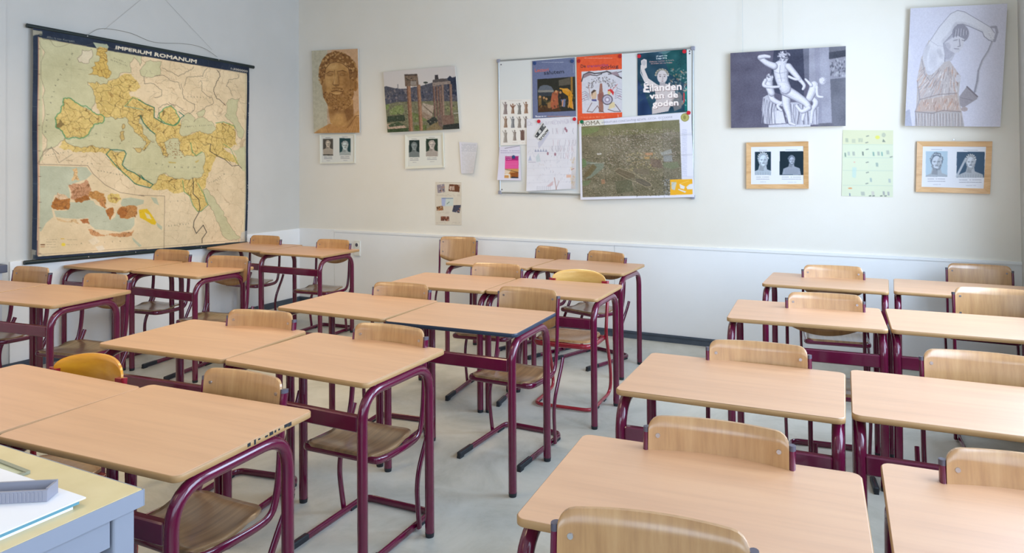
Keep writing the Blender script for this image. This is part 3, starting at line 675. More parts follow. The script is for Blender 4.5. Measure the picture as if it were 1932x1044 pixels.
# coast hatching
for k in range(150):
    p = seas[1][r_.randint(len(seas[1]))]; L = r_.uniform(3, 8); y = p[1]+r_.uniform(-3, 3); A.line([(p[0], y), (p[0]+L*r_.choice([-1, 1]), y)], (112, 112, 92), .4, .55)
grn = (84, 146, 92); dgr = (38, 104, 84)
A.line(emp[1], grn, 1.5, .8, True)
A.line(J((M3, [(650, 130), (685, 92), (740, 92), (800, 100), (815, 125), (800, 160), (780, 215), (820, 255), (880, 280), (957, 335)]), (M4, [(20, 268), (50, 302), (122, 345), (95, 373), (0, 350)]), (M3, [(880, 365), (830, 315), (750, 245), (650, 130)])), dgr, 1.7, .85)
A.line(J((M2, [(0, 510), (60, 545), (132, 575), (132, 655), (205, 700), (290, 722), (335, 690), (345, 665), (375, 640), (335, 610)])), dgr, 1.8, .85)
A.line(J((M2, [(20, 640), (45, 700), (100, 760), (140, 790)])), dgr, 2.0, .8)
A.line(emp[5], grn, 1.6, .8, True)
A.line(J((M4, [(372, 310), (385, 405), (430, 440), (460, 520), (500, 570), (530, 568), (590, 515), (555, 430), (500, 330)])), grn, 1.4, .85)
A.line(J((M2, [(635, 700), (700, 690), (790, 725), (795, 745)])), grn, 1.4, .85); A.line(J((M2, [(430, 860), (440, 930), (470, 965), (520, 935)])), grn, 1.6, .8); A.line(J((M2, [(700, 870), (760, 910), (800, 1000), (820, 1040)])), grn, 1.2, .8)
A.line(J((M1, [(805, 650), (850, 600), (870, 580), (930, 600)])), grn, 1.2, .8); A.line(J((M1, [(800, 650), (880, 665), (957, 680)])), (120, 160, 140), 1.6, .7)
blk = (66, 56, 48)
for l in ([(645, 270), (670, 320), (635, 380), (640, 500), (720, 560)], [(195, 250), (280, 290), (330, 320), (375, 300), (420, 270), (460, 240)], [(350, 380), (360, 460), (370, 500), (460, 545), (460, 590), (410, 625)], [(510, 350), (520, 440), (560, 480), (600, 490), (615, 540), (580, 560), (530, 590)], [(45, 320), (50, 380), (120, 380), (190, 430), (190, 480), (130, 495)], [(130, 320), (190, 310), (240, 330), (330, 370), (350, 430)], [(820, 300), (820, 335), (740, 350), (720, 400), (770, 490)], [(570, 250), (540, 280), (530, 320), (470, 320), (400, 325), (380, 400)], [(250, 530), (330, 570), (400, 610)], [(160, 660), (165, 580), (240, 545), (300, 560)], [(540, 880), (600, 870), (590, 930), (650, 965), (720, 985), (760, 1030)]):
    A.line(rough(J((M2, l)), .14)[16:], blk, .6 if l[0][0] != 645 else 1.2, .75)
for k in range(46):
    x, y = r_.uniform(270, 455), r_.uniform(125, 235); a = r_.uniform(0, 6.28); L = r_.uniform(8, 26); A.line(rough([(x, y), (x+L*math.cos(a), y+L*math.sin(a))], .3, 3)[8:], (120, 104, 84), .45, .6)
A.line(J((M4, [(460, 290), (465, 350), (460, 420), (510, 470), (520, 540), (510, 580), (470, 650), (465, 700), (490, 755), (550, 685), (580, 745), (540, 800), (540, 835)])), (52, 44, 40), 1.5, .95)
A.line(J((M4, [(620, 0), (610, 60), (680, 105), (740, 130), (800, 185), (860, 180), (885, 205)])), (52, 44, 40), 1.1, .9)
A.line(J((M1, [(130, 1030), (200, 990), (260, 1044)])), blk, .6, .7); A.line(J((M3, [(120, 150), (200, 70), (260, 200), (370, 130)])), blk, .6, .6)
# graticule
for k in range(7): A.line([(73+k*62, 66+k*11), (66+k*56, 480-k*4)], (140, 138, 110), .35, .3)
for k in range(6): A.line([(70, 120+k*62), (463, 172+k*52)], (140, 138, 110), .35, .3)
# inset map
ins = J((M3, [(92, 215), (495, 222), (540, 290), (640, 380), (760, 440), (957, 470)]), (M4, [(0, 440), (218, 442), (215, 880)]), (M3, [(80, 960)]))
A.poly(ins, (224, 200, 158)); isea = (186, 186, 156)
A.poly(J((M3, [(98, 225), (485, 235), (530, 290), (480, 335), (430, 350), (330, 385), (345, 440), (345, 490), (250, 470), (220, 460), (200, 520), (195, 580), (210, 640), (150, 690), (110, 760), (98, 760)])), isea)
A.poly(J((M3, [(345, 520), (390, 520), (500, 500), (540, 510), (560, 540), (640, 570), (655, 620), (680, 665), (720, 640), (735, 600), (770, 650), (850, 650), (880, 640), (880, 700), (850, 740), (760, 760), (640, 745), (560, 740), (510, 700), (500, 650), (400, 655), (300, 650), (230, 640), (215, 590), (320, 590), (340, 560)])), isea)
A.poly(J((M3, [(780, 490), (850, 480), (957, 500), (950, 530), (860, 560), (780, 560), (765, 530)])), isea)
A.poly(J((M3, [(860, 800), (940, 870), (920, 880), (870, 830)])), isea)
def ib(l, c, n=10, sd=1):
    p = rough(J((M3, l))); A.poly(p, c); m = A.getmask([p]); A.noise(3, 14, True, m.astype(np.float32)); A.cells(m, n, (120, 76, 40), .5, .6, sd)
ib([(225, 480), (260, 500), (345, 490), (345, 530), (335, 580), (280, 585), (210, 578), (192, 560), (200, 520)], (176, 112, 48), 14, 2)
ib([(225, 480), (240, 440), (300, 460), (340, 490), (250, 500)], (214, 180, 140), 3)
ib([(330, 385), (400, 370), (480, 335), (510, 380), (520, 430), (500, 490), (400, 500), (350, 490), (355, 440)], (198, 146, 106), 26, 3)
ib([(378, 500), (420, 485), (500, 470), (512, 500), (440, 525), (390, 520)], (166, 104, 46), 6, 4)
ib([(500, 430), (560, 425), (630, 450), (640, 540), (600, 530), (560, 500), (500, 470)], (196, 142, 76), 14, 5)
ib([(560, 490), (630, 480), (650, 570), (600, 545)], (190, 130, 74), 6, 5)
ib([(660, 460), (750, 452), (772, 500), (730, 528), (665, 510)], (214, 184, 104), 8, 6)
ib([(645, 580), (700, 560), (712, 600), (682, 665), (660, 630)], (176, 110, 50), 7, 7)
ib([(735, 600), (760, 560), (860, 545), (900, 560), (890, 640), (770, 650)], (190, 132, 72), 14, 8); ib([(735, 600), (760, 570), (820, 570), (800, 640), (760, 645)], (170, 104, 46), 5, 8)
ib([(370, 250), (400, 240), (410, 290), (425, 345), (360, 345)], (214, 176, 120), 6, 9)
ib([(430, 665), (500, 655), (508, 700), (450, 690)], (172, 106, 56), 4, 1); ib([(500, 740), (560, 755), (640, 790), (700, 770), (800, 760), (880, 740), (860, 790), (780, 800), (620, 795), (540, 790)], (200, 146, 96), 9, 2)
ib([(230, 640), (400, 660), (430, 700), (380, 680), (240, 665)], (216, 180, 130), 3, 2)
A.poly(J((M4, [(0, 560), (70, 550), (110, 600), (150, 665), (140, 685), (110, 680), (60, 650), (10, 625)])), (226, 186, 36)); A.poly(J((M4, [(50, 580), (90, 600), (110, 640), (70, 630)])), (224, 204, 150))
A.poly(J((M4, [(100, 450), (150, 460), (170, 520), (130, 500)])), isea); A.poly(J((M4, [(150, 665), (200, 700), (195, 730), (160, 700)])), isea)
p = M3((295, 865)); A.ell(p[0], p[1], 4, 3, (236, 206, 60), .9); A.line(J((M3, [(275, 818), (300, 818)])), (214, 170, 60), 1.2); A.line(J((M3, [(110, 867), (138, 867)])), (120, 80, 50), 2); A.line(J((M3, [(110, 884), (138, 884)])), (190, 140, 100), 1.6)
for k, (x, y, x1) in enumerate(((150, 825, 240), (150, 865, 250), (150, 885, 250), (310, 825, 410), (320, 865, 410), (150, 845, 230))): p0, p1 = M3((x, y)), M3((x1, y)); A.scribble(p0[0], p0[1]-1, p1[0], p1[1]+1, 1, (110, 90, 70), .6, .5, k)
A.line(J((M3, [(92, 215), (495, 222), (540, 290), (640, 380), (760, 440), (957, 468)]), (M4, [(0, 436), (218, 442), (215, 880)])), (110, 90, 74), .8, .8)
A.line([(70.5, 309), (70, 478)], (110, 90, 74), .6, .6)
# lettering
def spaced(txt, pts, h, c=(70, 64, 52), a=.8, wd=None):
    P = [np.array(p, float) for p in pts]; seg = [np.hypot(*(P[i+1]-P[i])) for i in range(len(P)-1)]; T = sum(seg)
    for i, ch in enumerate(txt):
        if ch == ' ': continue
        d = T*i/max(1, len(txt)-1); k = 0
        while k < len(seg)-1 and d > seg[k]: d -= seg[k]; k += 1
        e = (P[k+1]-P[k])/seg[k]; p = P[k]+e*d; A.text(ch, p, p+e*h*.8, h, c, a, fit=False)
spaced('MARE ATLANTICUM', [M1((160, 870)), M1((185, 690)), M1((245, 470)), M1((375, 235))], 3.4)
spaced('INTERNUM', [M4((88, 160)), M4((280, 205)), M4((470, 205))], 3.2); spaced('MARE', [M1((560, 880)), M1((760, 960))], 2.8)
spaced('GARAMANTES', [M3((575, 265)), M3((800, 310))], 2.6); spaced('GAETULI', [M3((320, 185)), M3((570, 215))], 2.6); spaced('AEGYPTUS', [M4((250, 700)), M4((420, 680))], 2.4)
spaced('SARMATIA', [M2((400, 490)), M2((580, 500))], 2.4); spaced('OCEANUS', [M1((710, 262)), M1((800, 295))], 2.2); spaced('GERMANICUS', [M1((685, 275)), M1((815, 325))], 2.2)
spaced('PONTUS EUXINUS', [M2((385, 735)), M2((600, 720))], 2.2); spaced('LIBYA', [M4((265, 495)), M4((390, 480))], 2.0); spaced('ARABIA', [M4((640, 320)), M4((730, 260))], 2.2); spaced('DESERTA', [M4((600, 330)), M4((700, 300))], 1.8)
spaced('AFRICA', [M3((440, 860)), M3((760, 840))], 2.4); spaced('MAURETANIA', [M3((150, 145)), M3((330, 115))], 2)
for k in range(150):
    x, y = r_.uniform(90, 455), r_.uniform(110, 440); L = r_.uniform(2, 7); A.line([(x, y), (x+L, y+L*.12)], (96, 80, 60), .5, .4)
# frame line, pink inner band, title band, wear
A.line([(73.5, 71.5), (464, 139)], (120, 100, 84), .6, .8); A.line([(72.6, 70), (69, 480)], (176, 120, 100), 1.4, .8); A.line([(76, 72), (72, 478)], (150, 134, 104), .5, .7); A.line([(462.5, 139), (461.5, 300), (460, 449)], (130, 150, 120), 1.0, .7)
A.line([(70, 478), (308, 460.5), (459, 447)], (120, 100, 84), .6, .7)
for k in range(6): A.line([M1((200+k*130, 100+k*22)), M1((200+k*130, 112+k*22))], (90, 80, 70), .7)
for k in range(9): A.line([(71, 92+k*48), (75, 92+k*48)], (110, 80, 70), 1.0, .8)
A.text('IMPERIUM ROMANUM', (216, 91.5), (369, 118.5), 6.4, (226, 214, 188), 1, bold=.9); A.line([M1((720, 182)), M1((740, 184))], (214, 202, 176), .6)
A.text('Albert van Kampen', (88, 71.5), (140, 79.5), 4.0, (170, 166, 148), .9); A.text('1:3000000', (433, 130), (466, 136), 3.6, (200, 190, 170), 1, bold=.4)
A.poly(J((M1, [(545, 128), (600, 138), (660, 145), (672, 165), (665, 180), (600, 165), (575, 180)])), (176, 180, 150))
A.poly([(62, 56), (80, 59), (80, 64), (66, 66), (62, 68)], (190, 178, 150), .8); A.ell(77, 65, 3, 2.4, (110, 110, 90), .8)
for k in range(60):
    y = r_.uniform(65, 485); A.ell(62-(y-60)/86+r_.uniform(-1, 0), y, r_.uniform(.3, 1.1), r_.uniform(.3, 1.2), (190, 190, 176), .8, n=6)
for k in range(26):
    y = r_.uniform(140, 450); A.ell(469.5-(y-130)/80+r_.uniform(-.5, 1), y, r_.uniform(.4, 1.6), r_.uniform(.3, 1.5), (205, 198, 180), .8, n=6)
for y in (130, 200, 247, 283, 345, 410): A.line([(58, y), (71, y+1)], (110, 116, 110), .5, .7)
A.poly([(57, 468), (66, 470), (64, 488), (57, 488)], (170, 160, 136), .7); A.poly([(60, 478), (70, 480), (69, 484), (60, 487)], (40, 50, 62), .8)
for k in range(5): A.ell(90+k*70+r_.uniform(-20, 20), 480-k*5, r_.uniform(2, 5), .8, (150, 150, 140), .5)
A.poly(J((M3, [(560, 880), (620, 870), (640, 900), (590, 920)])), (226, 216, 196), .6); A.poly(J((M3, [(500, 830), (560, 800), (600, 840), (540, 870)])), (232, 218, 190), .5)
A.poly([(455, 434), (466, 430), (466, 453), (452, 452)], (198, 196, 190), .6)
A.noise(60, 9); A.noise(14, 5); A.noise(3, 4)
MC = [(0.044, -2.764, 2.508), (0.044, -0.728, 2.453), (0.044, -0.754, 0.713), (0.044, -2.772, 0.793)]
wm = empty('wall_map', (0.03, -1.75, 0.75)); tag(wm, 'large old school wall map of the Roman empire hanging on the left wall', 'map')
def wave(u, v): return 0.006*np.sin(u*9+v*2)*v+0.004*np.sin(v*11)+0.004*v
A.sheet('map_sheet', MC, 0.0015, None, wave, (190, 180, 160))
ms = bpy.data.objects['map_sheet']; ms.parent = wm; ms.matrix_parent_inverse = Matrix.Translation(-wm.location)
q = MB(); o0 = Vector((-0.03, 1.75, -0.75))
def W_(p): return Vector(p)+o0
q.cyl(W_((0.034, -2.801, 2.512)), W_((0.034, -0.662, 2.452)), 0.016, 16); q.build('top_rod', M_['dark'], wm)
q = MB(); q.cyl(W_((0.034, -2.816, 0.775)), W_((0.034, -0.754, 0.708)), 0.016, 16); q.build('bottom_rod', M_['dark'], wm)
q = MB(); q.tube([W_(p) for p in smooth_path([(0.03, -2.342, 2.515), (0.02, -2.22, 2.585), (0.015, -1.98, 2.59), (0.015, -1.75, 2.545), (0.015, -1.45, 2.575), (0.02, -1.25, 2.565), (0.03, -1.10, 2.499)], 8)], 0.0016, n=6)
q.tube([W_(p) for p in ((0.02, -2.20, 2.58), (0.008, -1.875, 2.886), (0.006, -1.75, 2.99), (0.006, -1.70, 2.99), (0.006, -1.631, 2.935), (0.02, -1.15, 2.56))], 0.0007, n=5)
q.build('hanging_cord', M_['thread'], wm)
q = MB()
for y, z in ((-2.36, 2.50), (-1.10, 2.47), (-1.95, 0.755), (-2.35, 0.765), (-1.3, 0.728)): q.cyl(W_((0.049, y, z)), W_((0.054, y, z)), 0.005, 8)
q.build('rod_pins', M_['bolt'], wm)
# ------------------------------------------------------------------ pictures, posters and papers on the back wall
def bust(A, cx, cy, w, tone=(214, 210, 204), dark=(60, 62, 66), hair=None, beard=False, wreath=False, cloth=True, turn=0.0, seed=1):
    """plain carved stone head and shoulders, w = head width in trace units"""
    r = np.random.RandomState(seed); h = w*1.35; T = np.array(tone, float); sh = tuple(T*.66); md = tuple(T*.84); hc = hair or tuple(T*.78)
    if cloth:
        A.poly([(cx-w*.35, cy+h*.3), (cx-w*.5, cy+h*.75), (cx-w*1.3, cy+h*1.0), (cx-w*1.5, cy+h*1.7), (cx+w*1.5, cy+h*1.7), (cx+w*1.3, cy+h*.95), (cx+w*.45, cy+h*.72), (cx+w*.35, cy+h*.3)], md)
        for k in range(9): x = cx-w*1.1+w*.28*k; A.line([(x, cy+h*.95), (x+w*.25*(1-k/4), cy+h*1.6)], sh, .8, .8)
        A.poly([(cx-w*.3, cy+h*.45), (cx+w*.1, cy+h*.5), (cx+w*.1, cy+h*.85), (cx-w*.45, cy+h*.8)], sh, .7)
    A.ell(cx, cy-h*.12, w*.56, h*.50, hc)
    A.ell(cx+turn*w*.1, cy+h*.06, w*.42, h*.46, tone); A.ell(cx+w*(.26+turn*.1), cy+h*.08, w*.20, h*.38, md, .8)
    for k in range(44):
        a = math.pi*(1.0+k/43.0); q_ = r.uniform(.42, .58); A.ell(cx+w*q_*math.cos(a), cy-h*.14+h*q_*.82*math.sin(a), w*.07, w*.06, (sh, tone, hc)[k % 3], .9, n=8)
    ex = cx+turn*w*.12
    for sx in (-1, 1):
        A.line([(ex+sx*w*.30, cy-h*.03), (ex+sx*w*.08, cy-h*.045)], dark, .9, .7); A.ell(ex+sx*w*.18, cy+h*.01, w*.085, h*.025, sh, .95)
    A.line([(ex+w*.03, cy-h*.02), (ex+w*.07, cy+h*.16), (ex-w*.05, cy+h*.17)], sh, .9, .9); A.line([(ex-w*.12, cy+h*.265), (ex+w*.13, cy+h*.26)], dark, .9, .7)
    if beard:
        for k in range(40): a = math.pi*k/39; q_ = r.uniform(.75, 1.05); A.ell(cx+turn*w*.1+w*.40*q_*math.cos(a), cy+h*.20+h*.34*q_*math.sin(a), w*.07, w*.07, (sh, hc, md)[k % 3], .9, n=8)
        A.ell(ex, cy+h*.21, w*.18, h*.025, sh, .8)
    if wreath:
        for k in range(16): a = math.pi*(1.05+.9*k/15); A.ell(cx+w*.54*math.cos(a), cy-h*.16+h*.44*math.sin(a), w*.09, w*.05, (232, 232, 228) if k % 2 else dark, .9, rot=k*40, n=8)
def wallsheet(name, key, art, depth, label=None, cat=None, group=None, wave=None, side=(225, 222, 215), parent=None):
    c, y = QD[key]; o = art.sheet(name, back(c, y), depth, parent, wave, side)
    if label: tag(o, label, cat, group)
    return o
QD = {
'bust': ([(0.210, 2.688), (0.831, 2.662), (0.851, 1.800), (0.235, 1.809)], -0.03),
'forum': ([(1.153, 2.402), (1.999, 2.407), (2.045, 1.806), (1.203, 1.792)], -0.03),
'group': ([(4.547, 2.331), (5.371, 2.320), (5.363, 1.733), (4.546, 1.741)], -0.04),
'fig': ([(5.790, 2.552), (6.358, 2.524), (6.308, 1.698), (5.744, 1.721)], -0.05),
'board': ([(2.461, 2.421), (4.248, 2.396), (4.236, 1.193), (2.468, 1.209)], -0.02),
'blue': ([(2.810, 2.395), (3.223, 2.397), (3.230, 1.881), (2.811, 1.877)], -0.024),
'red': ([(3.238, 2.399), (3.651, 2.398), (3.649, 1.861), (3.245, 1.812)], -0.024),
'gods': ([(3.787, 2.387), (4.200, 2.392), (4.201, 1.884), (3.784, 1.867)], -0.024),
'stat': ([(2.483, 2.059), (2.797, 2.053), (2.793, 1.644), (2.482, 1.640)], -0.024),
'omn': ([(2.752, 1.875), (3.243, 1.880), (3.230, 1.251), (2.754, 1.224)], -0.029),
'note': ([(2.472, 1.626), (2.683, 1.636), (2.693, 1.319), (2.452, 1.323)], -0.028),
'trouw': ([(2.829, 1.720), (2.915, 1.839), (2.977, 1.766), (2.897, 1.671)], -0.036),
'roma': ([(3.261, 1.840), (4.233, 1.879), (4.252, 1.194), (3.270, 1.155)], -0.034),
'green': ([(5.342, 1.705), (5.672, 1.694), (5.664, 1.214), (5.328, 1.217)], -0.003),
'flyer': ([(1.755, 1.300), (2.046, 1.299), (2.046, 0.892), (1.753, 0.886)], -0.003),
'hand': ([(2.027, 1.684), (2.238, 1.668), (2.199, 1.383), (2.049, 1.381)], -0.006),
}
# bearded stone head poster
A = Art([(35, 70), (413, 52), (428, 740), (52, 745)], 130, 220, (196, 188, 162))
A.poly([(170, 40), (440, 40), (440, 750), (165, 750)], (210, 168, 128)); A.poly([(165, 60), (200, 60), (200, 720), (165, 720)], (206, 176, 146))
st, sd, sk = (196, 148, 88), (140, 96, 52), (110, 72, 40)
A.poly([(50, 745), (110, 705), (185, 665), (300, 690), (395, 590), (430, 560), (430, 745)], (190, 140, 84)); A.poly([(170, 520), (190, 660), (250, 690), (330, 680), (375, 620), (375, 470)], st)
A.poly([(300, 560), (375, 500), (380, 600), (330, 650)], sd, .6); A.poly([(375, 590), (430, 550), (430, 620)], (206, 160, 110)); A.line([(160, 700), (175, 740)], sk, 1, .7); A.line([(330, 700), (400, 600), (425, 600)], sk, 1.4, .8)
for k in range(6): A.line([(300+k*22, 740), (360+k*12, 640)], sd, 1, .6)
A.poly([(95, 270), (98, 205), (125, 140), (165, 95), (230, 72), (295, 85), (350, 120), (395, 175), (412, 235), (408, 300), (385, 330), (345, 300), (120, 360)], sd)
A.ell(393, 355, 20, 48, (170, 120, 66)); A.ell(393, 355, 9, 30, sd, .8)
A.poly([(140, 285), (150, 205), (190, 165), (235, 155), (285, 165), (332, 200), (352, 290), (378, 330), (375, 420), (350, 500), (300, 545), (230, 552), (175, 515), (138, 440), (122, 370)], st)
A.poly([(260, 240), (335, 230), (372, 330), (370, 430), (300, 500), (268, 380)], (180, 130, 72), .55); A.poly([(345, 280), (378, 330), (375, 430), (352, 430)], sd, .6)
for l, c, w_ in (([(158, 260), (185, 240), (215, 243)], sk, 2.2), ([(255, 240), (290, 232), (320, 245)], sk, 2.4), ([(225, 230), (222, 300), (210, 345), (235, 362), (262, 350)], sk, 1.6), ([(248, 240), (262, 340)], sd, 2), ([(200, 402), (240, 395), (290, 405)], sk, 2.4)): A.line(l, c, w_, .8)
for x in (187, 288): A.ell(x, 268, 24, 9, sd, .7); A.ell(x, 266, 15, 6, (206, 162, 104), .9)
A.ell(238, 352, 26, 9, sk, .5); A.ell(245, 390, 44, 11, sd, .75); A.ell(240, 425, 40, 12, (206, 160, 102), .8)
def soft2(x, y, rx, ry, c, al=.12, rot=0):
    for k in (1.0, .86, .72, .58, .44, .3): A.ell(x, y, rx*k, ry*k, c, al, rot)
hi_ = (222, 178, 118)
soft2(210, 205, 60, 34, hi_); soft2(170, 320, 34, 46, hi_, .08); soft2(322, 330, 40, 90, sd, .12); soft2(140, 380, 24, 80, sd, .12); soft2(188, 262, 40, 24, sd, .10); soft2(290, 260, 40, 24, sd, .12); soft2(222, 300, 12, 60, hi_, .12); soft2(256, 310, 14, 60, sd, .10)
soft2(240, 620, 60, 60, hi_, .06); soft2(340, 600, 50, 90, sk, .09); soft2(200, 590, 40, 50, sd, .10); soft2(260, 560, 110, 30, sk, .10); soft2(120, 720, 60, 26, hi_, .08)
A.clip = A.getmask([[(128, 385), (150, 400), (180, 420), (205, 385), (290, 382), (315, 420), (345, 380), (378, 340), (382, 430), (352, 512), (300, 556), (225, 562), (170, 520), (132, 450)]]).astype(np.float32)
A.poly([(100, 330), (400, 330), (400, 600), (100, 600)], (164, 118, 66), .85); A.ell(242, 405, 52, 26, st, .9)
for k in range(420):
    x, y = A.rng.uniform(125, 385), A.rng.uniform(370, 565)
    if (x-242)**2/44**2+(y-408)**2/20**2 > 1: A.ell(x, y, 7, 5.5, (sd, (196, 150, 92), (168, 120, 68), sk)[k % 4], .6, rot=k*29, n=8)
A.clip = None
A.line([(200, 404), (240, 396), (290, 406)], sk, 2.6, .85); A.line([(205, 378), (240, 372), (285, 380)], sd, 3, .7); A.ell(242, 420, 34, 8, hi_, .6); A.line([(215, 432), (270, 434)], sk, 1.4, .6)
A.clip = A.getmask([[(90, 300), (98, 205), (125, 140), (165, 93), (230, 70), (295, 83), (350, 118), (397, 175), (414, 235), (408, 310), (352, 300), (338, 215), (285, 172), (235, 162), (190, 172), (152, 215), (140, 300), (122, 360), (98, 330)]]).astype(np.float32)
for k in range(380):
    x, y = A.rng.uniform(88, 416), A.rng.uniform(68, 360); A.ell(x, y, 11, 8, (sd, hi_, (168, 120, 68), sk, (196, 148, 90))[k % 5], .7, rot=k*37, n=9)
A.clip = None; A.line([(140, 300), (152, 215), (190, 172), (235, 162), (285, 172), (338, 215), (352, 300)], sk, 2.2, .7)
A.noise(10, 9); A.noise(3, 6)
wallsheet('photo_panel', 'bust', A, 0.012, 'tall warm toned photo of a bearded stone head, first picture right of the room corner', 'picture')
# ruins photo
A = Art([(40, 104), (713, 45), (755, 636), (80, 672)], 170, 130, (214, 206, 200))
A.poly([(30, 250), (70, 238), (170, 262), (260, 262), (330, 245), (400, 235), (500, 205), (560, 175), (640, 165), (720, 150), (760, 640), (80, 680)], (84, 84, 94))
A.poly([(640, 165), (665, 140), (690, 165), (720, 145), (730, 330), (650, 330)], (44, 52, 72)); A.poly([(525, 135), (555, 130), (560, 180), (525, 185)], (66, 60, 64)); A.ell(440, 205, 22, 9, (58, 66, 60)); A.line([(440, 205), (440, 235)], (58, 60, 60), 1)
for k in range(170): x, y = A.rng.uniform(50, 720), A.rng.uniform(255, 380); A.poly([(x, y), (x+A.rng.uniform(8, 26), y), (x+A.rng.uniform(8, 26), y+A.rng.uniform(8, 24)), (x, y+20)], ((96, 94, 108), (60, 64, 82), (130, 120, 120), (84, 84, 92))[k % 4], .8)
A.line([(180, 222), (180, 262)], (90, 90, 96), 1.4)
A.poly([(60, 410), (180, 385), (520, 375), (740, 380), (755, 640), (80, 676)], (120, 118, 92))
for p, c in (([(100, 470), (160, 420), (225, 415), (240, 470), (220, 500), (110, 505)], (128, 140, 88)), ([(62, 415), (100, 405), (90, 450), (66, 460)], (120, 140, 80)), ([(310, 480), (440, 520), (455, 560), (330, 575)], (110, 120, 74)), ([(330, 600), (450, 600), (440, 655), (340, 655)], (98, 110, 62)), ([(620, 420), (700, 430), (740, 450), (640, 480)], (134, 134, 96)),
             ([(75, 590), (230, 590), (280, 650), (90, 650)], (190, 164, 144)), ([(410, 395), (520, 420), (500, 520), (400, 470)], (176, 160, 142)), ([(400, 470), (500, 520), (470, 560), (400, 520)], (150, 130, 112)), ([(80, 520), (240, 505), (250, 560), (80, 575)], (58, 70, 54)), ([(90, 600), (180, 570), (250, 600), (100, 620)], (70, 84, 60)), ([(450, 560), (520, 520), (560, 560), (480, 605)], (50, 54, 50)), ([(480, 610), (560, 560), (600, 650), (440, 650)], (132, 116, 84)), ([(80, 640), (280, 625), (300, 665), (85, 678)], (60, 76, 48))): A.poly(p, c)
for k in range(260):
    x, y = A.rng.uniform(60, 745), A.rng.uniform(385, 660); A.ell(x, y, A.rng.uniform(2, 9), A.rng.uniform(1, 5), ((60, 70, 50), (196, 180, 160), (90, 86, 70), (44, 48, 46), (150, 140, 116))[k % 5], .7, n=7)
for k in range(7): A.line([(420+k*14, 415+k*12), (436+k*14, 440+k*12)], (96, 84, 72), 1.2, .8)
def column(x0, x1, y0, x2, x3, y1, c, d): A.poly([(x0, y0), (x1, y0), (x3, y1), (x2, y1)], c); A.poly([(x0, y0), (x0+(x1-x0)*.35, y0), (x2+(x3-x2)*.35, y1), (x2, y1)], d, .8)
column(262, 298, 235, 285, 322, 662, (160, 118, 92), (112, 78, 62)); column(358, 390, 225, 382, 415, 652, (164, 124, 98), (110, 78, 62))
A.poly([(242, 130), (362, 125), (370, 180), (375, 235), (250, 240), (245, 190)], (120, 100, 84)); A.poly([(298, 190), (352, 185), (356, 226), (300, 234)], (150, 140, 130)); A.poly([(240, 128), (362, 124), (362, 138), (242, 144)], (84, 72, 64))
for k in range(22): A.ell(A.rng.uniform(250, 360), A.rng.uniform(150, 190), 8, 6, ((60, 54, 50), (150, 130, 110))[k % 2], .6)
A.poly([(502, 205), (600, 190), (670, 190), (670, 218), (600, 222), (505, 242)], (150, 134, 124)); A.poly([(505, 180), (600, 165), (640, 175), (660, 190), (505, 205)], (92, 84, 82))
for x in (505, 532, 558): column(x, x+20, 238, x+14, x+34, 600-x*.15, (132, 104, 92), (88, 66, 62))
column(582, 606, 225, 590, 616, 510, (150, 124, 108), (100, 80, 72)); column(655, 682, 218, 668, 692, 505, (146, 118, 104), (96, 76, 70))
A.poly([(545, 520), (585, 500), (600, 640), (560, 600)], (110, 92, 84)); A.poly([(585, 510), (700, 505), (705, 590), (600, 600)], (126, 100, 88)); A.poly([(600, 600), (755, 580), (755, 640), (600, 648)], (48, 52, 50)); A.line([(700, 490), (752, 487)], (225, 220, 215), 1)
kk = A.getmask([[(30, 262), (170, 262), (260, 262), (400, 240), (500, 205), (720, 150), (760, 640), (80, 680)], [(240, 128), (372, 124), (420, 660), (285, 665)]]).astype(np.float32)
A.noise(5, 13, True, kk); A.noise(2.5, 12, True, kk)
wallsheet('photo_panel', 'forum', A, 0.012, 'tilted colour photo of ancient columns and ruins under a pale sky', 'picture')
# marble group, plain stand-in
A = Art([(50, 125), (1385, 43), (1383, 968), (57, 993)], 230, 165, (96, 92, 108))
A.poly([(560, 60), (900, 60), (905, 420), (900, 700), (500, 560)], (64, 66, 84)); A.poly([(890, 60), (965, 60), (970, 430), (910, 440)], (112, 112, 126)); A.poly([(960, 60), (1190, 50), (1225, 940), (1050, 950), (960, 500)], (158, 156, 168)); A.poly([(1020, 60), (1080, 55), (1110, 945), (1060, 950)], (146, 144, 158), .7)
A.poly([(1188, 40), (1390, 30), (1390, 975), (1225, 980)], (108, 108, 118)); A.poly([(1188, 120), (1390, 90), (1390, 165), (1190, 195)], (70, 72, 84)); A.poly([(1192, 205), (1385, 165), (1385, 410), (1205, 430)], (150, 148, 158))
for k in range(60): A.ell(A.rng.uniform(1205, 1380), A.rng.uniform(200, 400), 10, 16, ((80, 80, 92), (186, 184, 190))[k % 2], .6, n=8)
A.poly([(1060, 935), (1240, 930), (1245, 975), (1060, 980)], (104, 102, 112))
A.noise(40, 10)
wh, lg, mg, dg = (218, 214, 220), (190, 187, 196), (150, 147, 160), (92, 90, 104)
def flesh(A, pts, ws, tones, k=10):
    """a rounded carved limb: path with a width at every point, lit from the upper left"""
    P = smooth_path([(x, y, 0) for x, y in pts], k); n = len(P); W_s = np.interp(np.linspace(0, len(pts)-1, n), range(len(pts)), ws)
    for dx, f, c in ((0, 1.0, tones[2]), (-.10, .86, tones[1]), (-.22, .60, tones[0]), (-.30, .28, tuple(np.array(tones[0])+9))):
        for p, w_ in zip(P, W_s): A.ell(p.x+w_*dx, p.y+w_*dx, w_*f, w_*f, c, 1, n=14)
TN = [wh, lg, (132, 129, 142)]
A.poly([(495, 955), (700, 940), (980, 930), (975, 972), (720, 985), (495, 988)], (208, 205, 212)); A.line([(495, 955), (700, 940), (980, 932)], mg, 1.5, .7)
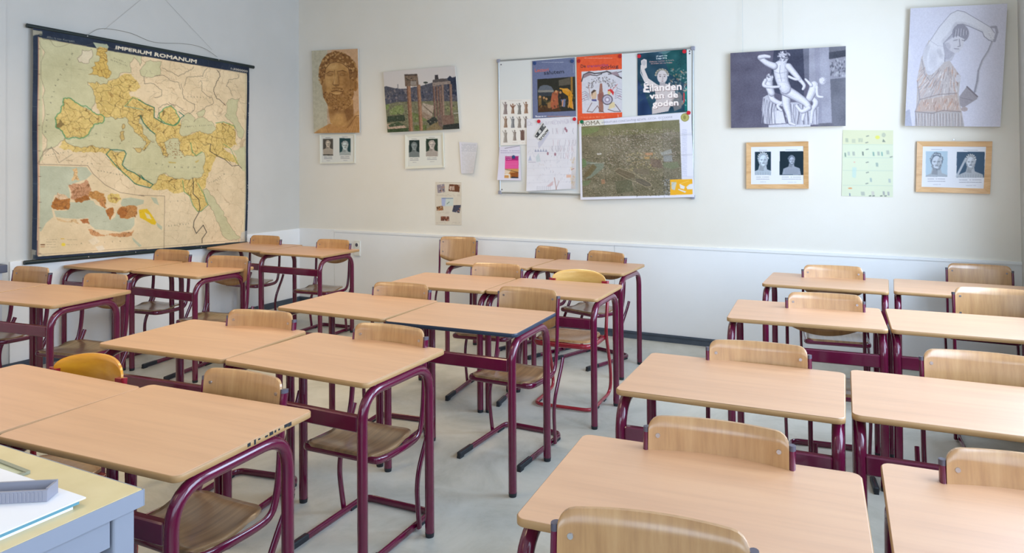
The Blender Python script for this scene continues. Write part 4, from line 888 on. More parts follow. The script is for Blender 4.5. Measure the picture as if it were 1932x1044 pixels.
A.poly([(430, 640), (480, 610), (560, 700), (600, 800), (500, 945), (440, 940), (415, 780)], lg)
A.poly([(700, 700), (860, 690), (1070, 750), (1065, 950), (900, 955), (760, 950), (690, 860)], lg); A.poly([(525, 815), (650, 770), (690, 935), (505, 945)], wh)
for k in range(15): x = 425+k*11; A.line([(x+10, 650+k*6), (x+A.rng.uniform(-10, 16), 780), (x+A.rng.uniform(-14, 14), 935)], (mg, dg, wh)[k % 3], A.rng.uniform(1, 2.4), .8)
for k in range(22): x = 700+k*17; A.line([(x, 720), (x+A.rng.uniform(-12, 16), 830), (x+A.rng.uniform(-14, 20), 945)], (mg, wh, dg)[k % 3], A.rng.uniform(1, 2.6), .75)
flesh(A, [(985, 640), (1040, 700), (1000, 790), (985, 930)], [30, 34, 24, 16], TN); flesh(A, [(960, 660), (915, 780), (885, 900)], [34, 26, 14], TN)
flesh(A, [(1025, 500), (1000, 570), (965, 650)], [52, 50, 42], TN); flesh(A, [(1050, 520), (1060, 620), (1120, 635)], [22, 18, 12], TN); flesh(A, [(985, 500), (950, 460), (920, 430)], [22, 17, 12], TN)
A.ell(1115, 448, 38, 44, lg); A.ell(1106, 442, 28, 36, wh)
for k in range(14): A.ell(1120+34*math.cos(k*.3-2.4), 432+30*math.sin(k*.3-2.4), 8, 7, (mg, lg)[k % 2], .9, n=8)
flesh(A, [(520, 560), (540, 660), (650, 720)], [42, 34, 26], TN); flesh(A, [(500, 470), (505, 530), (530, 590)], [46, 44, 40], TN)
flesh(A, [(650, 700), (600, 740), (640, 790)], [20, 20, 16], TN)
flesh(A, [(700, 600), (700, 720), (730, 840), (745, 935)], [56, 50, 32, 24], TN); flesh(A, [(745, 935), (800, 955)], [20, 12], TN)
flesh(A, [(690, 560), (800, 620), (920, 700), (960, 760)], [66, 58, 42, 34], TN); flesh(A, [(960, 760), (880, 800), (820, 740)], [28, 24, 20], TN)
flesh(A, [(640, 300), (640, 380), (655, 460), (690, 540)], [92, 82, 70, 66], [wh, (200, 197, 205), (150, 147, 160)])
A.line([(628, 270), (622, 350), (645, 450)], mg, 2, .6); A.line([(560, 345), (620, 362), (700, 345)], mg, 1.6, .5); A.line([(600, 420), (690, 415)], mg, 1.2, .4); A.line([(605, 465), (690, 462)], mg, 1.2, .4)
flesh(A, [(560, 280), (470, 240), (395, 180)], [42, 34, 30], TN); flesh(A, [(395, 175), (450, 165), (505, 170)], [26, 24, 18], TN); flesh(A, [(725, 285), (790, 360), (850, 430)], [42, 36, 28], TN); flesh(A, [(850, 430), (905, 500), (890, 545)], [26, 20, 14], TN)
flesh(A, [(730, 400), (800, 430), (850, 430)], [16, 16, 14], TN)
A.ell(672, 190, 44, 54, lg); A.ell(664, 200, 30, 40, wh)
for k in range(80): a = A.rng.uniform(0, 6.28); q_ = A.rng.uniform(.2, 1.0); A.ell(672+68*q_*math.cos(a), 160+58*q_*math.sin(a), 10, 9, (wh, mg, lg, dg)[k % 4], .9, n=8)
A.ell(505, 420, 40, 44, lg); A.ell(495, 418, 28, 34, wh)
for k in range(24): A.ell(A.rng.uniform(475, 550), A.rng.uniform(372, 410), 9, 8, (wh, mg, dg)[k % 3], .85, n=8)
flesh(A, [(460, 440), (440, 500), (520, 520), (620, 515)], [20, 22, 18, 14], TN)
A.noise(2.5, 8)
wallsheet('photo_panel', 'group', A, 0.014, 'black and white photo of a marble group of struggling figures before a grey wall', 'picture')
# robed marble figure, plain stand-in
A = Art([(75, 65), (838, 28), (783, 1000), (30, 993)], 190, 250, (206, 203, 214))
A.poly([(30, 880), (70, 860), (90, 1000), (30, 1000)], (150, 152, 168), .6); A.noise(70, 5)
w1, w2, w3 = (214, 211, 216), (176, 172, 182), (128, 124, 136)
A.poly([(130, 640), (160, 470), (220, 320), (345, 330), (350, 480), (420, 540), (470, 600), (455, 740), (500, 1000), (115, 1000), (120, 860)], (186, 176, 172))
FT = [w1, (196, 192, 200), (150, 146, 158)]
A.poly([(345, 350), (400, 330), (440, 400), (400, 480), (345, 500)], (190, 187, 195))
def soft(pts, ws, col, al=.10):
    P = smooth_path([(x, y, 0) for x, y in pts], 8); W_s = np.interp(np.linspace(0, len(pts)-1, len(P)), range(len(pts)), ws)
    for p, w_ in zip(P, W_s): A.ell(p.x, p.y, w_, w_, col, al, n=12)
A.poly([(235, 320), (265, 262), (300, 218), (345, 165), (390, 112), (415, 92), (445, 84), (500, 95), (560, 128), (610, 160), (660, 190), (705, 218), (735, 262), (735, 300), (720, 328), (690, 318), (655, 290), (640, 255), (600, 232), (540, 210), (485, 192), (445, 196), (432, 230), (400, 275), (370, 315), (335, 345), (348, 430), (345, 485), (300, 545), (250, 590), (212, 592), (185, 540), (170, 470), (185, 390)], w1)
A.line([(232, 322), (300, 218), (390, 112), (445, 84), (500, 95), (610, 160), (705, 218), (735, 262)], w3, 1.1, .8); A.line([(720, 328), (690, 318), (655, 290), (640, 255), (540, 210), (485, 192), (445, 196), (432, 230), (400, 275), (335, 345), (348, 430), (345, 485)], w3, 1.6, .75)
soft([(330, 330), (400, 255), (440, 190), (540, 200), (640, 250)], [16, 18, 18, 16, 12], w3, .07); soft([(215, 360), (190, 460), (215, 580), (330, 500)], [22, 20, 20, 14], w3, .07); soft([(260, 420), (250, 520)], [40, 36], w2, .08); soft([(300, 400), (320, 450)], [20, 20], w3, .05)
A.line([(232, 322), (290, 362), (335, 366)], w2, 1, .7)
A.poly([(335, 345), (400, 280), (440, 260), (460, 330), (440, 400), (400, 450), (380, 470), (350, 470)], w2)
A.ell(470, 265, 66, 72, (150, 146, 156)); A.poly([(345, 340), (400, 300), (450, 285), (500, 310), (490, 370), (455, 415), (420, 420), (370, 390)], (204, 200, 206))
for k in range(11): A.line([(425+k*10, 225+abs(k-4)*4), (415+k*11, 300-k*3)], (w3, w1)[k % 2], 1.3, .7)
for l in ([(415, 322), (445, 315)], [(480, 318), (500, 322)], [(460, 310), (466, 365), (448, 370)], [(420, 385), (455, 388)]): A.line(l, (110, 106, 118), 1.3, .8)
A.ell(365, 370, 26, 34, (170, 166, 176), .5)
A.poly([(125, 640), (165, 440), (215, 620), (345, 490), (385, 480), (460, 590), (440, 745), (150, 785)], (190, 180, 178)); A.poly([(160, 790), (440, 740), (470, 880), (290, 890), (110, 880)], (186, 166, 156)); A.poly([(115, 880), (470, 880), (500, 1000), (110, 1000)], (178, 170, 168))
A.clip = A.getmask([[(125, 640), (165, 440), (215, 620), (345, 490), (385, 480), (460, 590), (440, 745), (150, 785)], [(160, 790), (440, 740), (470, 880), (290, 890), (110, 880)], [(115, 880), (470, 880), (500, 1000), (110, 1000)]]).astype(np.float32)
for k in range(150):
    u_ = A.rng.uniform(0, 1); x = 150+300*u_; y = A.rng.uniform(520, 720)
    A.line([(x, y), (x-60*(1-u_)+10, y+A.rng.uniform(30, 70))], ((146, 132, 130), (222, 214, 210), (190, 150, 130))[k % 3], A.rng.uniform(.8, 2), .6)
for k in range(70): x = A.rng.uniform(130, 460); y = A.rng.uniform(770, 850); A.line([(x, y), (x+A.rng.uniform(-16, 10), y+30)], ((150, 120, 108), (220, 208, 200), (196, 154, 132))[k % 3], A.rng.uniform(.8, 2), .6)
for k in range(46): x = 120+k*8; A.line([(x, 895), (x+A.rng.uniform(-6, 10), 998)], ((134, 126, 128), (214, 208, 206), (176, 156, 148))[k % 3], 1.4, .6)
A.clip = None
A.line([(165, 470), (190, 590), (230, 640), (300, 560)], (150, 142, 146), 1.6, .8); A.line([(150, 785), (300, 745), (440, 735)], (140, 126, 124), 2, .7); A.line([(115, 880), (250, 892), (330, 870), (470, 880)], (134, 122, 122), 2, .7); A.line([(130, 640), (150, 780), (112, 880), (125, 990)], w3, 1.2, .7); A.ell(450, 620, 20, 30, (200, 194, 198))
A.poly([(460, 760), (520, 682), (602, 760), (600, 780), (490, 850), (465, 830)], (158, 150, 154)); A.line([(520, 684), (602, 762)], (118, 108, 114), 3, .8); A.line([(470, 770), (560, 790)], (128, 120, 126), 2, .5); A.ell(500, 860, 26, 18, (176, 160, 158))
A.line([(718, 330), (690, 400), (640, 480), (610, 560), (600, 640), (580, 725)], (150, 146, 156), 4, .9); A.line([(722, 330), (694, 400), (646, 480), (618, 560), (612, 640), (592, 725)], (196, 192, 200), 2, .8)
A.line([(712, 215), (745, 215), (755, 255), (735, 325)], (158, 154, 166), 5, .9)
for k in range(4): A.ell(700+k*7, 262+k*14, 13, 7, (222, 219, 222), .95, rot=20); A.line([(690+k*7, 268+k*14), (716+k*5, 272+k*13)], w3, .8, .7)
A.noise(3, 6)
wallsheet('photo_panel', 'fig', A, 0.02, 'tall photo of a robed marble woman raising one arm, top right of the wall', 'picture')
# framed pictures: frame > backing print
def frame(name, outer, y, wdt, thick, fm, art, inner, label, cat='picture frame', group='double portrait frames'):
    """outer TL,TR,BR,BL (x,z); a mitred four sided frame around the print"""
    c = np.array(outer).mean(0); root = empty(name, (c[0], -0.001, c[1])); O = [np.array(p)-c for p in outer]
    tag(root, label, cat, group); d = wdt
    I = [np.array((p[0]+(d if p[0] < 0 else -d), p[1]+(d if p[1] < 0 else -d))) for p in O]; q = MB()
    for i in range(4):
        a, b = O[i], O[(i+1) % 4]; e, f = I[(i+1) % 4], I[i]; yb, yf, yi = -0.002, y, y+0.006
        vs = [(a[0], yb, a[1]), (b[0], yb, b[1]), (e[0], yb, e[1]), (f[0], yb, f[1]), (a[0], yf, a[1]), (b[0], yf, b[1]), (e[0], yi, e[1]), (f[0], yi, f[1])]
        q.add(vs, [(0, 1, 2, 3), (4, 7, 6, 5), (0, 4, 5, 1), (1, 5, 6, 2), (2, 6, 7, 3), (3, 7, 4, 0)])
    q.build('frame', M_[fm], root)
    o = art.sheet('print', [(p[0], y+0.0085, p[1]) for p in I], 0.003, root)
    return root
def double(quad, W, H, items, bg=(228, 228, 232)):
    A = Art(quad, W, H, bg)
    for (x0, y0, x1, y1, dark, kw) in items:
        A.poly([(x0, y0), (x1, y0), (x1, y1), (x0, y1)], dark); m = A.im.copy(); bust(A, (x0+x1)/2+kw.pop('dx', 0), y0+(y1-y0)*kw.pop('fy', .42), (x1-x0)*kw.pop('fw', .42), **kw)
        k = A.getmask([[(x0, y0), (x1, y0), (x1, y1), (x0, y1)]]); A.im[~k] = m[~k]
        w_ = x1-x0; H_ = y1-y0
        A.scribble(x0+w_*.25, y0-H_*.09, x1-w_*.25, y0-H_*.04, 1, (90, 90, 100), .7, .6, 3, 1)
        A.scribble(x0+w_*.1, y1+H_*.04, x1-w_*.1, y1+H_*.22, 2, (84, 84, 100), .7, .8, 4, .95); A.scribble(x0+w_*.35, y1+H_*.24, x1-w_*.3, y1+H_*.36, 1, (130, 130, 140), .6, .6, 5, .9)
    return A
A = double([(110, 767), (378, 762), (378, 980), (110, 986)], 64, 48, [(125, 791, 209, 929, (84, 78, 70), dict(tone=(222, 206, 184), fy=.30, fw=.44, seed=2)), (262, 785, 350, 926, (30, 66, 70), dict(tone=(210, 220, 216), fy=.44, fw=.55, wreath=True, seed=3))], (226, 226, 218))
frame('picture_frame', [(0.307, 1.793), (0.774, 1.787), (0.773, 1.489), (0.309, 1.484)], -0.018, 0.016, 0.02, 'whiteframe', A, None, 'white double portrait frame directly under the bearded stone head photo')
A = double([(262, 703), (590, 690), (598, 985), (265, 998)], 72, 64, [(280, 738, 381, 904, (32, 50, 48), dict(tone=(150, 160, 158), fy=.36, fw=.5, seed=4)), (444, 726, 555, 898, (38, 56, 44), dict(tone=(214, 202, 190), fy=.34, fw=.5, seed=5))], (226, 226, 216))
frame('picture_frame', [(1.407, 1.768), (1.851, 1.775), (1.860, 1.440), (1.408, 1.427)], -0.018, 0.024, 0.02, 'whiteframe', A, None, 'cream double portrait frame directly under the tilted ruins photo')
A = double([(165, 218), (1092, 205), (1098, 870), (168, 875)], 110, 84, [(238, 305, 522, 710, (20, 46, 60), dict(tone=(206, 218, 228), fy=.36, fw=.58, beard=True, wreath=True, turn=.4, seed=6)), (676, 298, 1092, 710, (6, 34, 46), dict(tone=(178, 186, 200), fy=.38, fw=.26, beard=True, hair=(70, 84, 98), turn=.4, dx=0, seed=7))])
frame('picture_frame', [(4.657, 1.625), (5.106, 1.625), (5.104, 1.269), (4.653, 1.264)], -0.022, 0.035, 0.02, 'pine', A, None, 'smaller pine frame with two portraits, left of the pale green paper')
A = double([(188, 190), (1225, 190), (1195, 880), (170, 850)], 120, 84, [(240, 272, 592, 686, (176, 196, 208), dict(tone=(200, 206, 214), dark=(50, 60, 74), fy=.42, fw=.52, beard=True, hair=(104, 116, 130), seed=8)), (742, 278, 1200, 700, (62, 86, 108), dict(tone=(212, 216, 222), dark=(50, 64, 80), fy=.40, fw=.34, beard=True, wreath=True, seed=9))])
A.line([(745, 680), (890, 390)], (196, 200, 206), 4, .9)
frame('picture_frame', [(5.819, 1.611), (6.265, 1.602), (6.247, 1.245), (5.807, 1.254)], -0.022, 0.036, 0.02, 'pine', A, None, 'larger pine frame with two portraits, right of the pale green paper')
q = MB(); q.cyl((6.041, -0.0, 1.618), (6.041, -0.016, 1.618), 0.004, 8); tag(q.build('nail', M_['bolt']), 'small nail above the larger pine frame', 'nail')
for x, z in ((4.640, 2.330), (4.937, 2.326)):
    q = MB(); q.cyl((x, -0.014, ZC), (x, -0.030, z-.01), 0.0011, 6); tag(q.build('hanging_thread', M_['nylon']), ('left' if x < 4.8 else 'right')+' thin clear thread the marble group photo hangs from', 'thread', 'threads above the marble group photo')

# whiteboard: panel, aluminium rails, corner pieces, screws
bc, by = QD['board']; br = empty('whiteboard', (3.352, -0.001, 1.805)); tag(br, 'aluminium framed magnetic whiteboard full of posters on the back wall', 'whiteboard')
L_ = [Vector((x-3.352, 0, z-1.805)) for x, z in bc]; q = MB(); v = [(p.x, -0.003, p.z) for p in L_]+[(p.x, -0.017, p.z) for p in L_]; q.add(v, [(0, 1, 2, 3), (4, 7, 6, 5), (0, 4, 5, 1), (1, 5, 6, 2), (2, 6, 7, 3), (3, 7, 4, 0)]); q.build('panel', M_['board'], br)
for i in range(4):
    a, b = L_[i], L_[(i+1) % 4]; q = MB(); q.tube([a+Vector((0, -0.012, 0)), b+Vector((0, -0.012, 0))], 0.009, 0.011, n=8, upv=(0, 1, 0)); q.build('frame_rail', M_['alu'], br)
    q = MB(); q.rbox(a.x-0.016, a.x+0.016, -0.026, -0.001, a.z-0.016, a.z+0.016, 0.006, 3); q.build('corner_piece', M_['tray'], br)
for x, z in ((2.49, 2.385), (4.222, 2.375), (4.222, 2.355), (2.49, 1.235)): q = MB(); q.cyl((x-3.352, -0.017, z-1.805), (x-3.352, -0.019, z-1.805), 0.006, 10); q.build('screw', M_['cap'], br)
# statues sheet
A = Art([(48, 72), (350, 62), (350, 510), (50, 520)], 72, 100, (236, 232, 224)); A.scribble(130, 80, 260, 84, 1, (150, 140, 130), .5, .6, 2, 1)
for ox, oy, h_, c in ((100, 155, 124, (150, 134, 130)), (172, 160, 100, (150, 110, 84)), (236, 160, 112, (132, 130, 124)), (300, 150, 116, (156, 120, 94)), (102, 290, 112, (158, 128, 104)), (172, 292, 112, (130, 134, 138)), (236, 292, 112, (150, 140, 130)), (300, 290, 112, (132, 120, 116)), (100, 430, 124, (166, 158, 148)), (190, 420, 104, (150, 138, 130)), (266, 418, 104, (112, 90, 82))):
    w_ = h_*.15; A.ell(ox, oy-h_*.42, w_*.5, h_*.09, c); A.poly([(ox-w_, oy-h_*.32), (ox+w_, oy-h_*.32), (ox+w_*.7, oy), (ox+w_*1.1, oy+h_*.48), (ox-w_*1.1, oy+h_*.48), (ox-w_*.7, oy)], c); A.line([(ox-w_, oy-h_*.3), (ox-w_*1.5, oy-h_*.45)], c, 1.2)
    A.line([(ox+w_*.4, oy-h_*.3), (ox+w_*.3, oy+h_*.4)], (80, 66, 60), 1, .7); A.line([(ox-w_*.3, oy-h_*.3), (ox-w_*.2, oy+h_*.4)], (206, 196, 186), .8, .7)
A.line([(150, 128), (172, 150), (195, 126)], (130, 90, 70), 2.2); A.poly([(246, 370), (286, 370), (286, 460), (246, 460)], (112, 84, 76), .8); A.scribble(170, 490, 300, 494, 1, (160, 120, 110), .5, .6, 6)
wallsheet('poster', 'stat', A, 0.0006, 'white sheet with three rows of small statues, left end of the whiteboard', 'poster', 'sheets and posters on the whiteboard')
# blue grey poster
A = Art([(68, 150), (668, 100), (685, 930), (75, 960)], 110, 142, (110, 118, 150)); A.poly([(360, 100), (675, 90), (690, 940), (365, 950)], (116, 124, 152), .5)
A.poly([(142, 405), (672, 370), (678, 848), (150, 872)], (44, 44, 36)); A.poly([(150, 560), (180, 505), (230, 485), (290, 488), (340, 510), (370, 560), (372, 600), (152, 600)], (98, 104, 112)); A.poly([(152, 560), (370, 555), (370, 585), (152, 590)], (150, 144, 130), .7); A.poly([(152, 590), (372, 585), (372, 640), (152, 640)], (56, 62, 68))
A.poly([(440, 420), (600, 380), (605, 480), (445, 500)], (104, 96, 82), .8); A.poly([(605, 375), (634, 373), (640, 600), (612, 600)], (150, 112, 52)); A.poly([(150, 770), (450, 780), (460, 850), (152, 866)], (76, 52, 32))
for p, c in (([(330, 700), (350, 600), (400, 560), (440, 570), (430, 640), (440, 800), (350, 830), (320, 780)], (168, 92, 62)), ([(480, 540), (560, 530), (600, 560), (640, 620), (630, 700), (640, 820), (590, 800), (570, 640), (500, 590)], (206, 142, 34)), ([(440, 640), (470, 600), (500, 620), (500, 680), (450, 690)], (40, 34, 36)), ([(470, 690), (540, 680), (530, 790), (500, 800)], (112, 120, 146)), ([(280, 740), (330, 720), (330, 810), (290, 810)], (150, 112, 70)), ([(155, 650), (200, 640), (200, 760), (160, 780)], (120, 96, 56))): A.poly(p, c)
for x, y in ((405, 575), (570, 560), (465, 590), (180, 650), (235, 665), (270, 680)): A.ell(x, y, 16, 18, (196, 150, 100), .9)
for k in range(70): A.ell(A.rng.uniform(155, 670), A.rng.uniform(600, 850), 10, 14, ((190, 150, 70), (30, 28, 26), (140, 84, 50), (60, 56, 40))[k % 4], .35, n=7)
A.line([(570, 560), (520, 545), (460, 535)], (216, 156, 60), 3); A.line([(500, 700), (490, 780)], (214, 150, 110), 2.4); A.line([(590, 700), (575, 800)], (210, 150, 90), 2.4); A.line([(630, 720), (640, 820)], (210, 150, 90), 2.2)
A.text('Lectori', (104, 306), (300, 292), 48, (214, 104, 84), .95, bold=.3); A.text('salutem', (232, 342), (514, 320), 52, (40, 44, 62), 1, bold=.3)
A.scribble(205, 172, 510, 168, 1, (210, 214, 226), .9, .8, 3, 1); A.text('Thesaurus van', (112, 938), (270, 930), 20, (236, 236, 240), 1, bold=.3); A.scribble(285, 922, 600, 932, 1, (214, 150, 96), 1.2, .9, 5, 1); A.line([(645, 205), (646, 320)], (190, 196, 214), .8, .8); A.noise(5, 5)
wallsheet('poster', 'blue', A, 0.0006, 'blue grey poster with a dark old style painting on the whiteboard', 'poster', 'sheets and posters on the whiteboard')
# orange red poster
A = Art([(690, 95), (1328, 45), (1333, 938), (708, 1040)], 112, 152, (232, 92, 52))
A.poly([(770, 305), (1330, 268), (1333, 872), (778, 888)], (214, 212, 218)); dk = (70, 62, 66)
for l, w_ in (([(772, 440), (800, 350), (880, 310), (960, 330), (1060, 320), (1130, 300), (1200, 330), (1330, 400)], 3), ([(800, 350), (900, 350), (990, 360), (1060, 335)], 2), ([(1150, 340), (1230, 330), (1330, 300)], 2)): A.line(l, dk, w_, .9)
A.poly([(800, 352), (880, 318), (930, 345), (860, 370), (800, 400)], (150, 130, 136)); A.poly([(1180, 320), (1260, 300), (1300, 370), (1210, 350)], (160, 140, 148))
for k in range(130): a = A.rng.uniform(math.pi*.95, math.pi*2.05); q_ = A.rng.uniform(.45, 1); A.ell(1055+215*q_*math.cos(a), 520+150*q_*math.sin(a), 9, 6, (dk, (150, 140, 130))[k % 3 == 0], .55, rot=k*50, n=7)
A.poly([(1035, 470), (1065, 470), (1075, 600), (1085, 870), (1020, 870), (1015, 640)], (160, 112, 96)); A.poly([(1000, 620), (1080, 590), (1100, 680), (1060, 730), (1000, 700)], (146, 92, 84), .8)
A.poly([(915, 585), (975, 560), (990, 620), (980, 680), (925, 690), (905, 640)], (214, 184, 152)); A.poly([(910, 590), (950, 555), (985, 570), (930, 605), (925, 640)], (84, 66, 56)); A.poly([(915, 690), (985, 690), (990, 720), (920, 715)], (92, 92, 140)); A.line([(920, 740), (850, 860), (930, 868), (1000, 780)], (120, 84, 74), 1.6, .9); A.line([(1000, 780), (1040, 850), (1090, 870)], (120, 84, 74), 1.4, .9)
A.poly([(1140, 560), (1185, 545), (1225, 590), (1215, 640), (1190, 600), (1145, 590)], (214, 60, 62)); A.ell(1160, 600, 22, 26, (222, 200, 140)); A.poly([(1170, 740), (1230, 730), (1240, 800), (1150, 830)], (222, 204, 160)); A.ell(1135, 695, 74, 74, (108, 100, 110)); A.ell(1135, 695, 58, 58, (196, 190, 206)); A.ell(1135, 695, 38, 38, (150, 142, 160)); A.ell(1135, 695, 24, 24, (214, 208, 222)); A.ell(1135, 695, 10, 10, (236, 232, 240))
A.line([(1145, 830), (1230, 860), (1310, 860), (1240, 760)], (96, 74, 74), 1.6, .9); A.line([(1270, 480), (1195, 570)], (210, 80, 70), 1, .9)
for k in range(5): A.line([(780, 600+k*30), (820+k*8, 580+k*28), (880, 620+k*20)], (96, 96, 116), .9, .7); A.line([(1325, 560+k*34), (1270, 540+k*32), (1235, 600+k*20)], (96, 90, 106), .9, .7)
for x, y in ((835, 640), (800, 690), (1300, 650)): A.line([(x-25, y+10), (x, y-12), (x+20, y+12)], (150, 90, 110), 1.2, .7)
A.line([(870, 480), (900, 680)], (150, 90, 70), 1.2, .7)
A.text('De', (754, 250), (832, 246), 44, (64, 40, 48), 1, bold=.2); A.text('tranenrijke', (852, 246), (1150, 226), 40, (150, 62, 120), 1, bold=.2); A.text('oorlog', (1042, 266), (1282, 248), 48, (70, 38, 50), 1, bold=.2)
A.scribble(815, 128, 1200, 98, 1, (250, 210, 196), .9, .8, 6, 1); A.text('Toneel uit de Ilias van', (755, 950), (1095, 940), 16, (250, 170, 130), 1); A.line([(1278, 905), (1280, 940)], (250, 230, 220), 1.2, .8); A.noise(6, 5)
wallsheet('poster', 'red', A, 0.0006, 'orange red poster with a line drawing of warriors under a tree on the whiteboard', 'poster', 'sheets and posters on the whiteboard')
# dark teal poster
A = Art([(53, 148), (700, 88), (710, 910), (55, 962)], 112, 142, (30, 66, 84)); A.poly([(360, 80), (710, 80), (715, 560), (480, 420)], (26, 84, 86)); A.poly([(50, 480), (110, 560), (260, 960), (50, 970)], (30, 58, 96)); A.poly([(670, 600), (712, 560), (715, 920), (672, 920)], (10, 118, 112))
A.poly([(330, 140), (420, 118), (500, 112), (420, 160)], (150, 170, 174), .5); A.noise(26, 16)
for k in range(130): a = A.rng.rand(); A.ell(A.rng.uniform(470, 700), A.rng.uniform(340, 840), A.rng.uniform(8, 26), A.rng.uniform(5, 14), ((206, 200, 190), (120, 134, 128), (196, 150, 120), (60, 84, 84))[k % 4], .55, rot=k*31, n=8)
for k in range(60): A.ell(A.rng.uniform(90, 330), A.rng.uniform(480, 760), 14, 8, ((40, 84, 96), (110, 124, 104), (60, 90, 92))[k % 3], .5, rot=k*20, n=7)
for k in range(30): A.ell(A.rng.uniform(560, 700), A.rng.uniform(110, 330), 9, 6, (12, 50, 62), .6, n=6)
fl = (222, 212, 206)
A.poly([(105, 240), (145, 218), (180, 230), (180, 330), (150, 350), (200, 470), (330, 560), (280, 620), (150, 520), (110, 380)], fl); A.ell(142, 270, 28, 34, (196, 190, 190)); A.line([(105, 300), (100, 400), (150, 510)], (232, 226, 222), 1.6)
A.poly([(280, 560), (360, 560), (440, 540), (540, 590), (560, 700), (500, 800), (460, 900), (250, 940), (250, 850), (300, 760)], (206, 194, 190)); A.ell(382, 450, 66, 86, (214, 204, 202)); A.poly([(350, 520), (420, 520), (430, 570), (350, 575)], (178, 168, 168))
for k in range(40): a = math.pi*(1+k/39); A.ell(378+80*math.cos(a), 430+76*math.sin(a), 15, 11, ((226, 222, 214), (130, 110, 84), (96, 100, 84))[k % 3], .9, rot=k*30, n=8)
for x in (355, 412): A.ell(x, 445, 13, 7, (104, 92, 94), .9)
A.line([(386, 445), (392, 482), (378, 484)], (150, 138, 138), 1.2); A.ell(384, 505, 13, 5, (130, 84, 84), .9); A.line([(340, 425), (366, 420)], (120, 106, 104), 1.2); A.line([(398, 420), (428, 426)], (120, 106, 104), 1.2)
A.poly([(500, 760), (600, 640), (640, 700), (630, 860), (540, 900)], (150, 136, 130), .7)
def tt(t, a, b, h_):
    A.text(t, (a[0]+5, a[1]+6), (b[0]+5, b[1]+6), h_, (120, 86, 84), .8, bold=1.3); A.text(t, a, b, h_, (252, 240, 232), 1, bold=1.3)
tt('Eilanden', (135, 640), (626, 612), 92); tt('van de', (218, 734), (580, 714), 76); tt('goden', (256, 838), (586, 818), 76)
A.line([(190, 520), (148, 540), (150, 570), (190, 590), (140, 610), (140, 645), (215, 650)], (252, 240, 232), 2.4)
A.text('14 april t/m', (300, 192), (446, 180), 18, (235, 240, 236), 1, bold=.3); A.text('2 sept 2012', (304, 222), (440, 212), 18, (235, 240, 236), 1, bold=.3); A.text('Griekse mythen in foto\'s,', (212, 264), (535, 238), 16, (206, 160, 150), 1, bold=.2); A.text('beelden en verhalen', (236, 286), (512, 270), 16, (206, 160, 150), 1, bold=.2)
A.line([(662, 665), (662, 780)], (214, 60, 64), 2.4)
wallsheet('poster', 'gods', A, 0.0006, 'dark teal poster with white title lettering over a garlanded marble face', 'poster', 'sheets and posters on the whiteboard')
# big pale drawing sheet
A = Art([(305, 258), (804, 234), (796, 945), (312, 970)], 112, 150, (226, 225, 230)); A.noise(30, 4)
for ch, x in zip('De MetamorphOses', range(16)): A.text(ch, (312+x*30, 332-x*2.2), (338+x*30, 330-x*2.2), 46, (188, 184, 198), .5, fit=False) if ch != ' ' else None
A.text('Ovidius', (560, 322), (800, 304), 52, (200, 192, 206), .5)
for k in range(34): x, y = A.rng.uniform(560, 790), A.rng.choice([385, 500, 560, 630]); A.line([(x, y-30), (x+A.rng.uniform(-8, 8), y), (x+A.rng.uniform(-10, 10), y+26)], ((140, 130, 146), (176, 130, 140), (120, 112, 126))[k % 3], .7, .55)
for x, y in ((520, 605), (592, 612), (690, 360), (702, 380)): A.ell(x, y, 9, 16, (132, 66, 84), .7)
for k in range(90): x, y = A.rng.uniform(325, 780), A.rng.uniform(540, 900); A.line([(x, y), (x+A.rng.uniform(-12, 12), y+A.rng.uniform(4, 26))], ((150, 150, 166), (190, 160, 150), (130, 130, 150), (170, 180, 190))[k % 4], .6, .45)
for k in range(7): A.line([(320, 470+k*70), (790, 455+k*70)], (196, 194, 204), .5, .6)
A.poly([(420, 500), (520, 370), (540, 400), (470, 510), (430, 560)], (170, 172, 196), .45)
for k in range(5): A.poly([(388+k*26, 588), (398+k*26, 560), (412+k*26, 588)], (120, 128, 160), .6)
A.poly([(325, 675), (345, 620), (362, 675)], (150, 160, 190), .5); A.line([(330, 690), (400, 690)], (160, 150, 170), 1.2, .6); A.poly([(400, 640), (430, 600), (450, 680), (410, 690)], (170, 196, 196), .4)
A.poly([(510, 920), (575, 868), (570, 910), (540, 925)], (206, 160, 160), .55); A.line([(585, 840), (605, 950)], (176, 130, 120), 2, .6); A.line([(630, 870), (600, 950)], (176, 140, 130), 1.6, .6); A.poly([(700, 810), (745, 808), (745, 836), (700, 838)], (226, 160, 120), .6); A.line([(745, 762), (775, 750)], (176, 90, 80), 1.4, .7)
for k in range(8): A.line([(420+k*18, 920), (420+k*18, 960)], (150, 150, 160), 1, .5)
for k in range(20): A.ell(A.rng.uniform(740, 780), A.rng.uniform(650, 940), 8, 10, (222, 196, 150), .35)
wallsheet('drawing', 'omn', A, 0.0006, 'large pale pencil drawing sheet in the middle of the whiteboard, left of the aerial view', 'drawing', 'sheets and posters on the whiteboard', wave=lambda u, v: 0.002+0.022*np.clip((u-.9)/.1, 0, 1)*v**2+0.02*v**4*(1-u)**2)
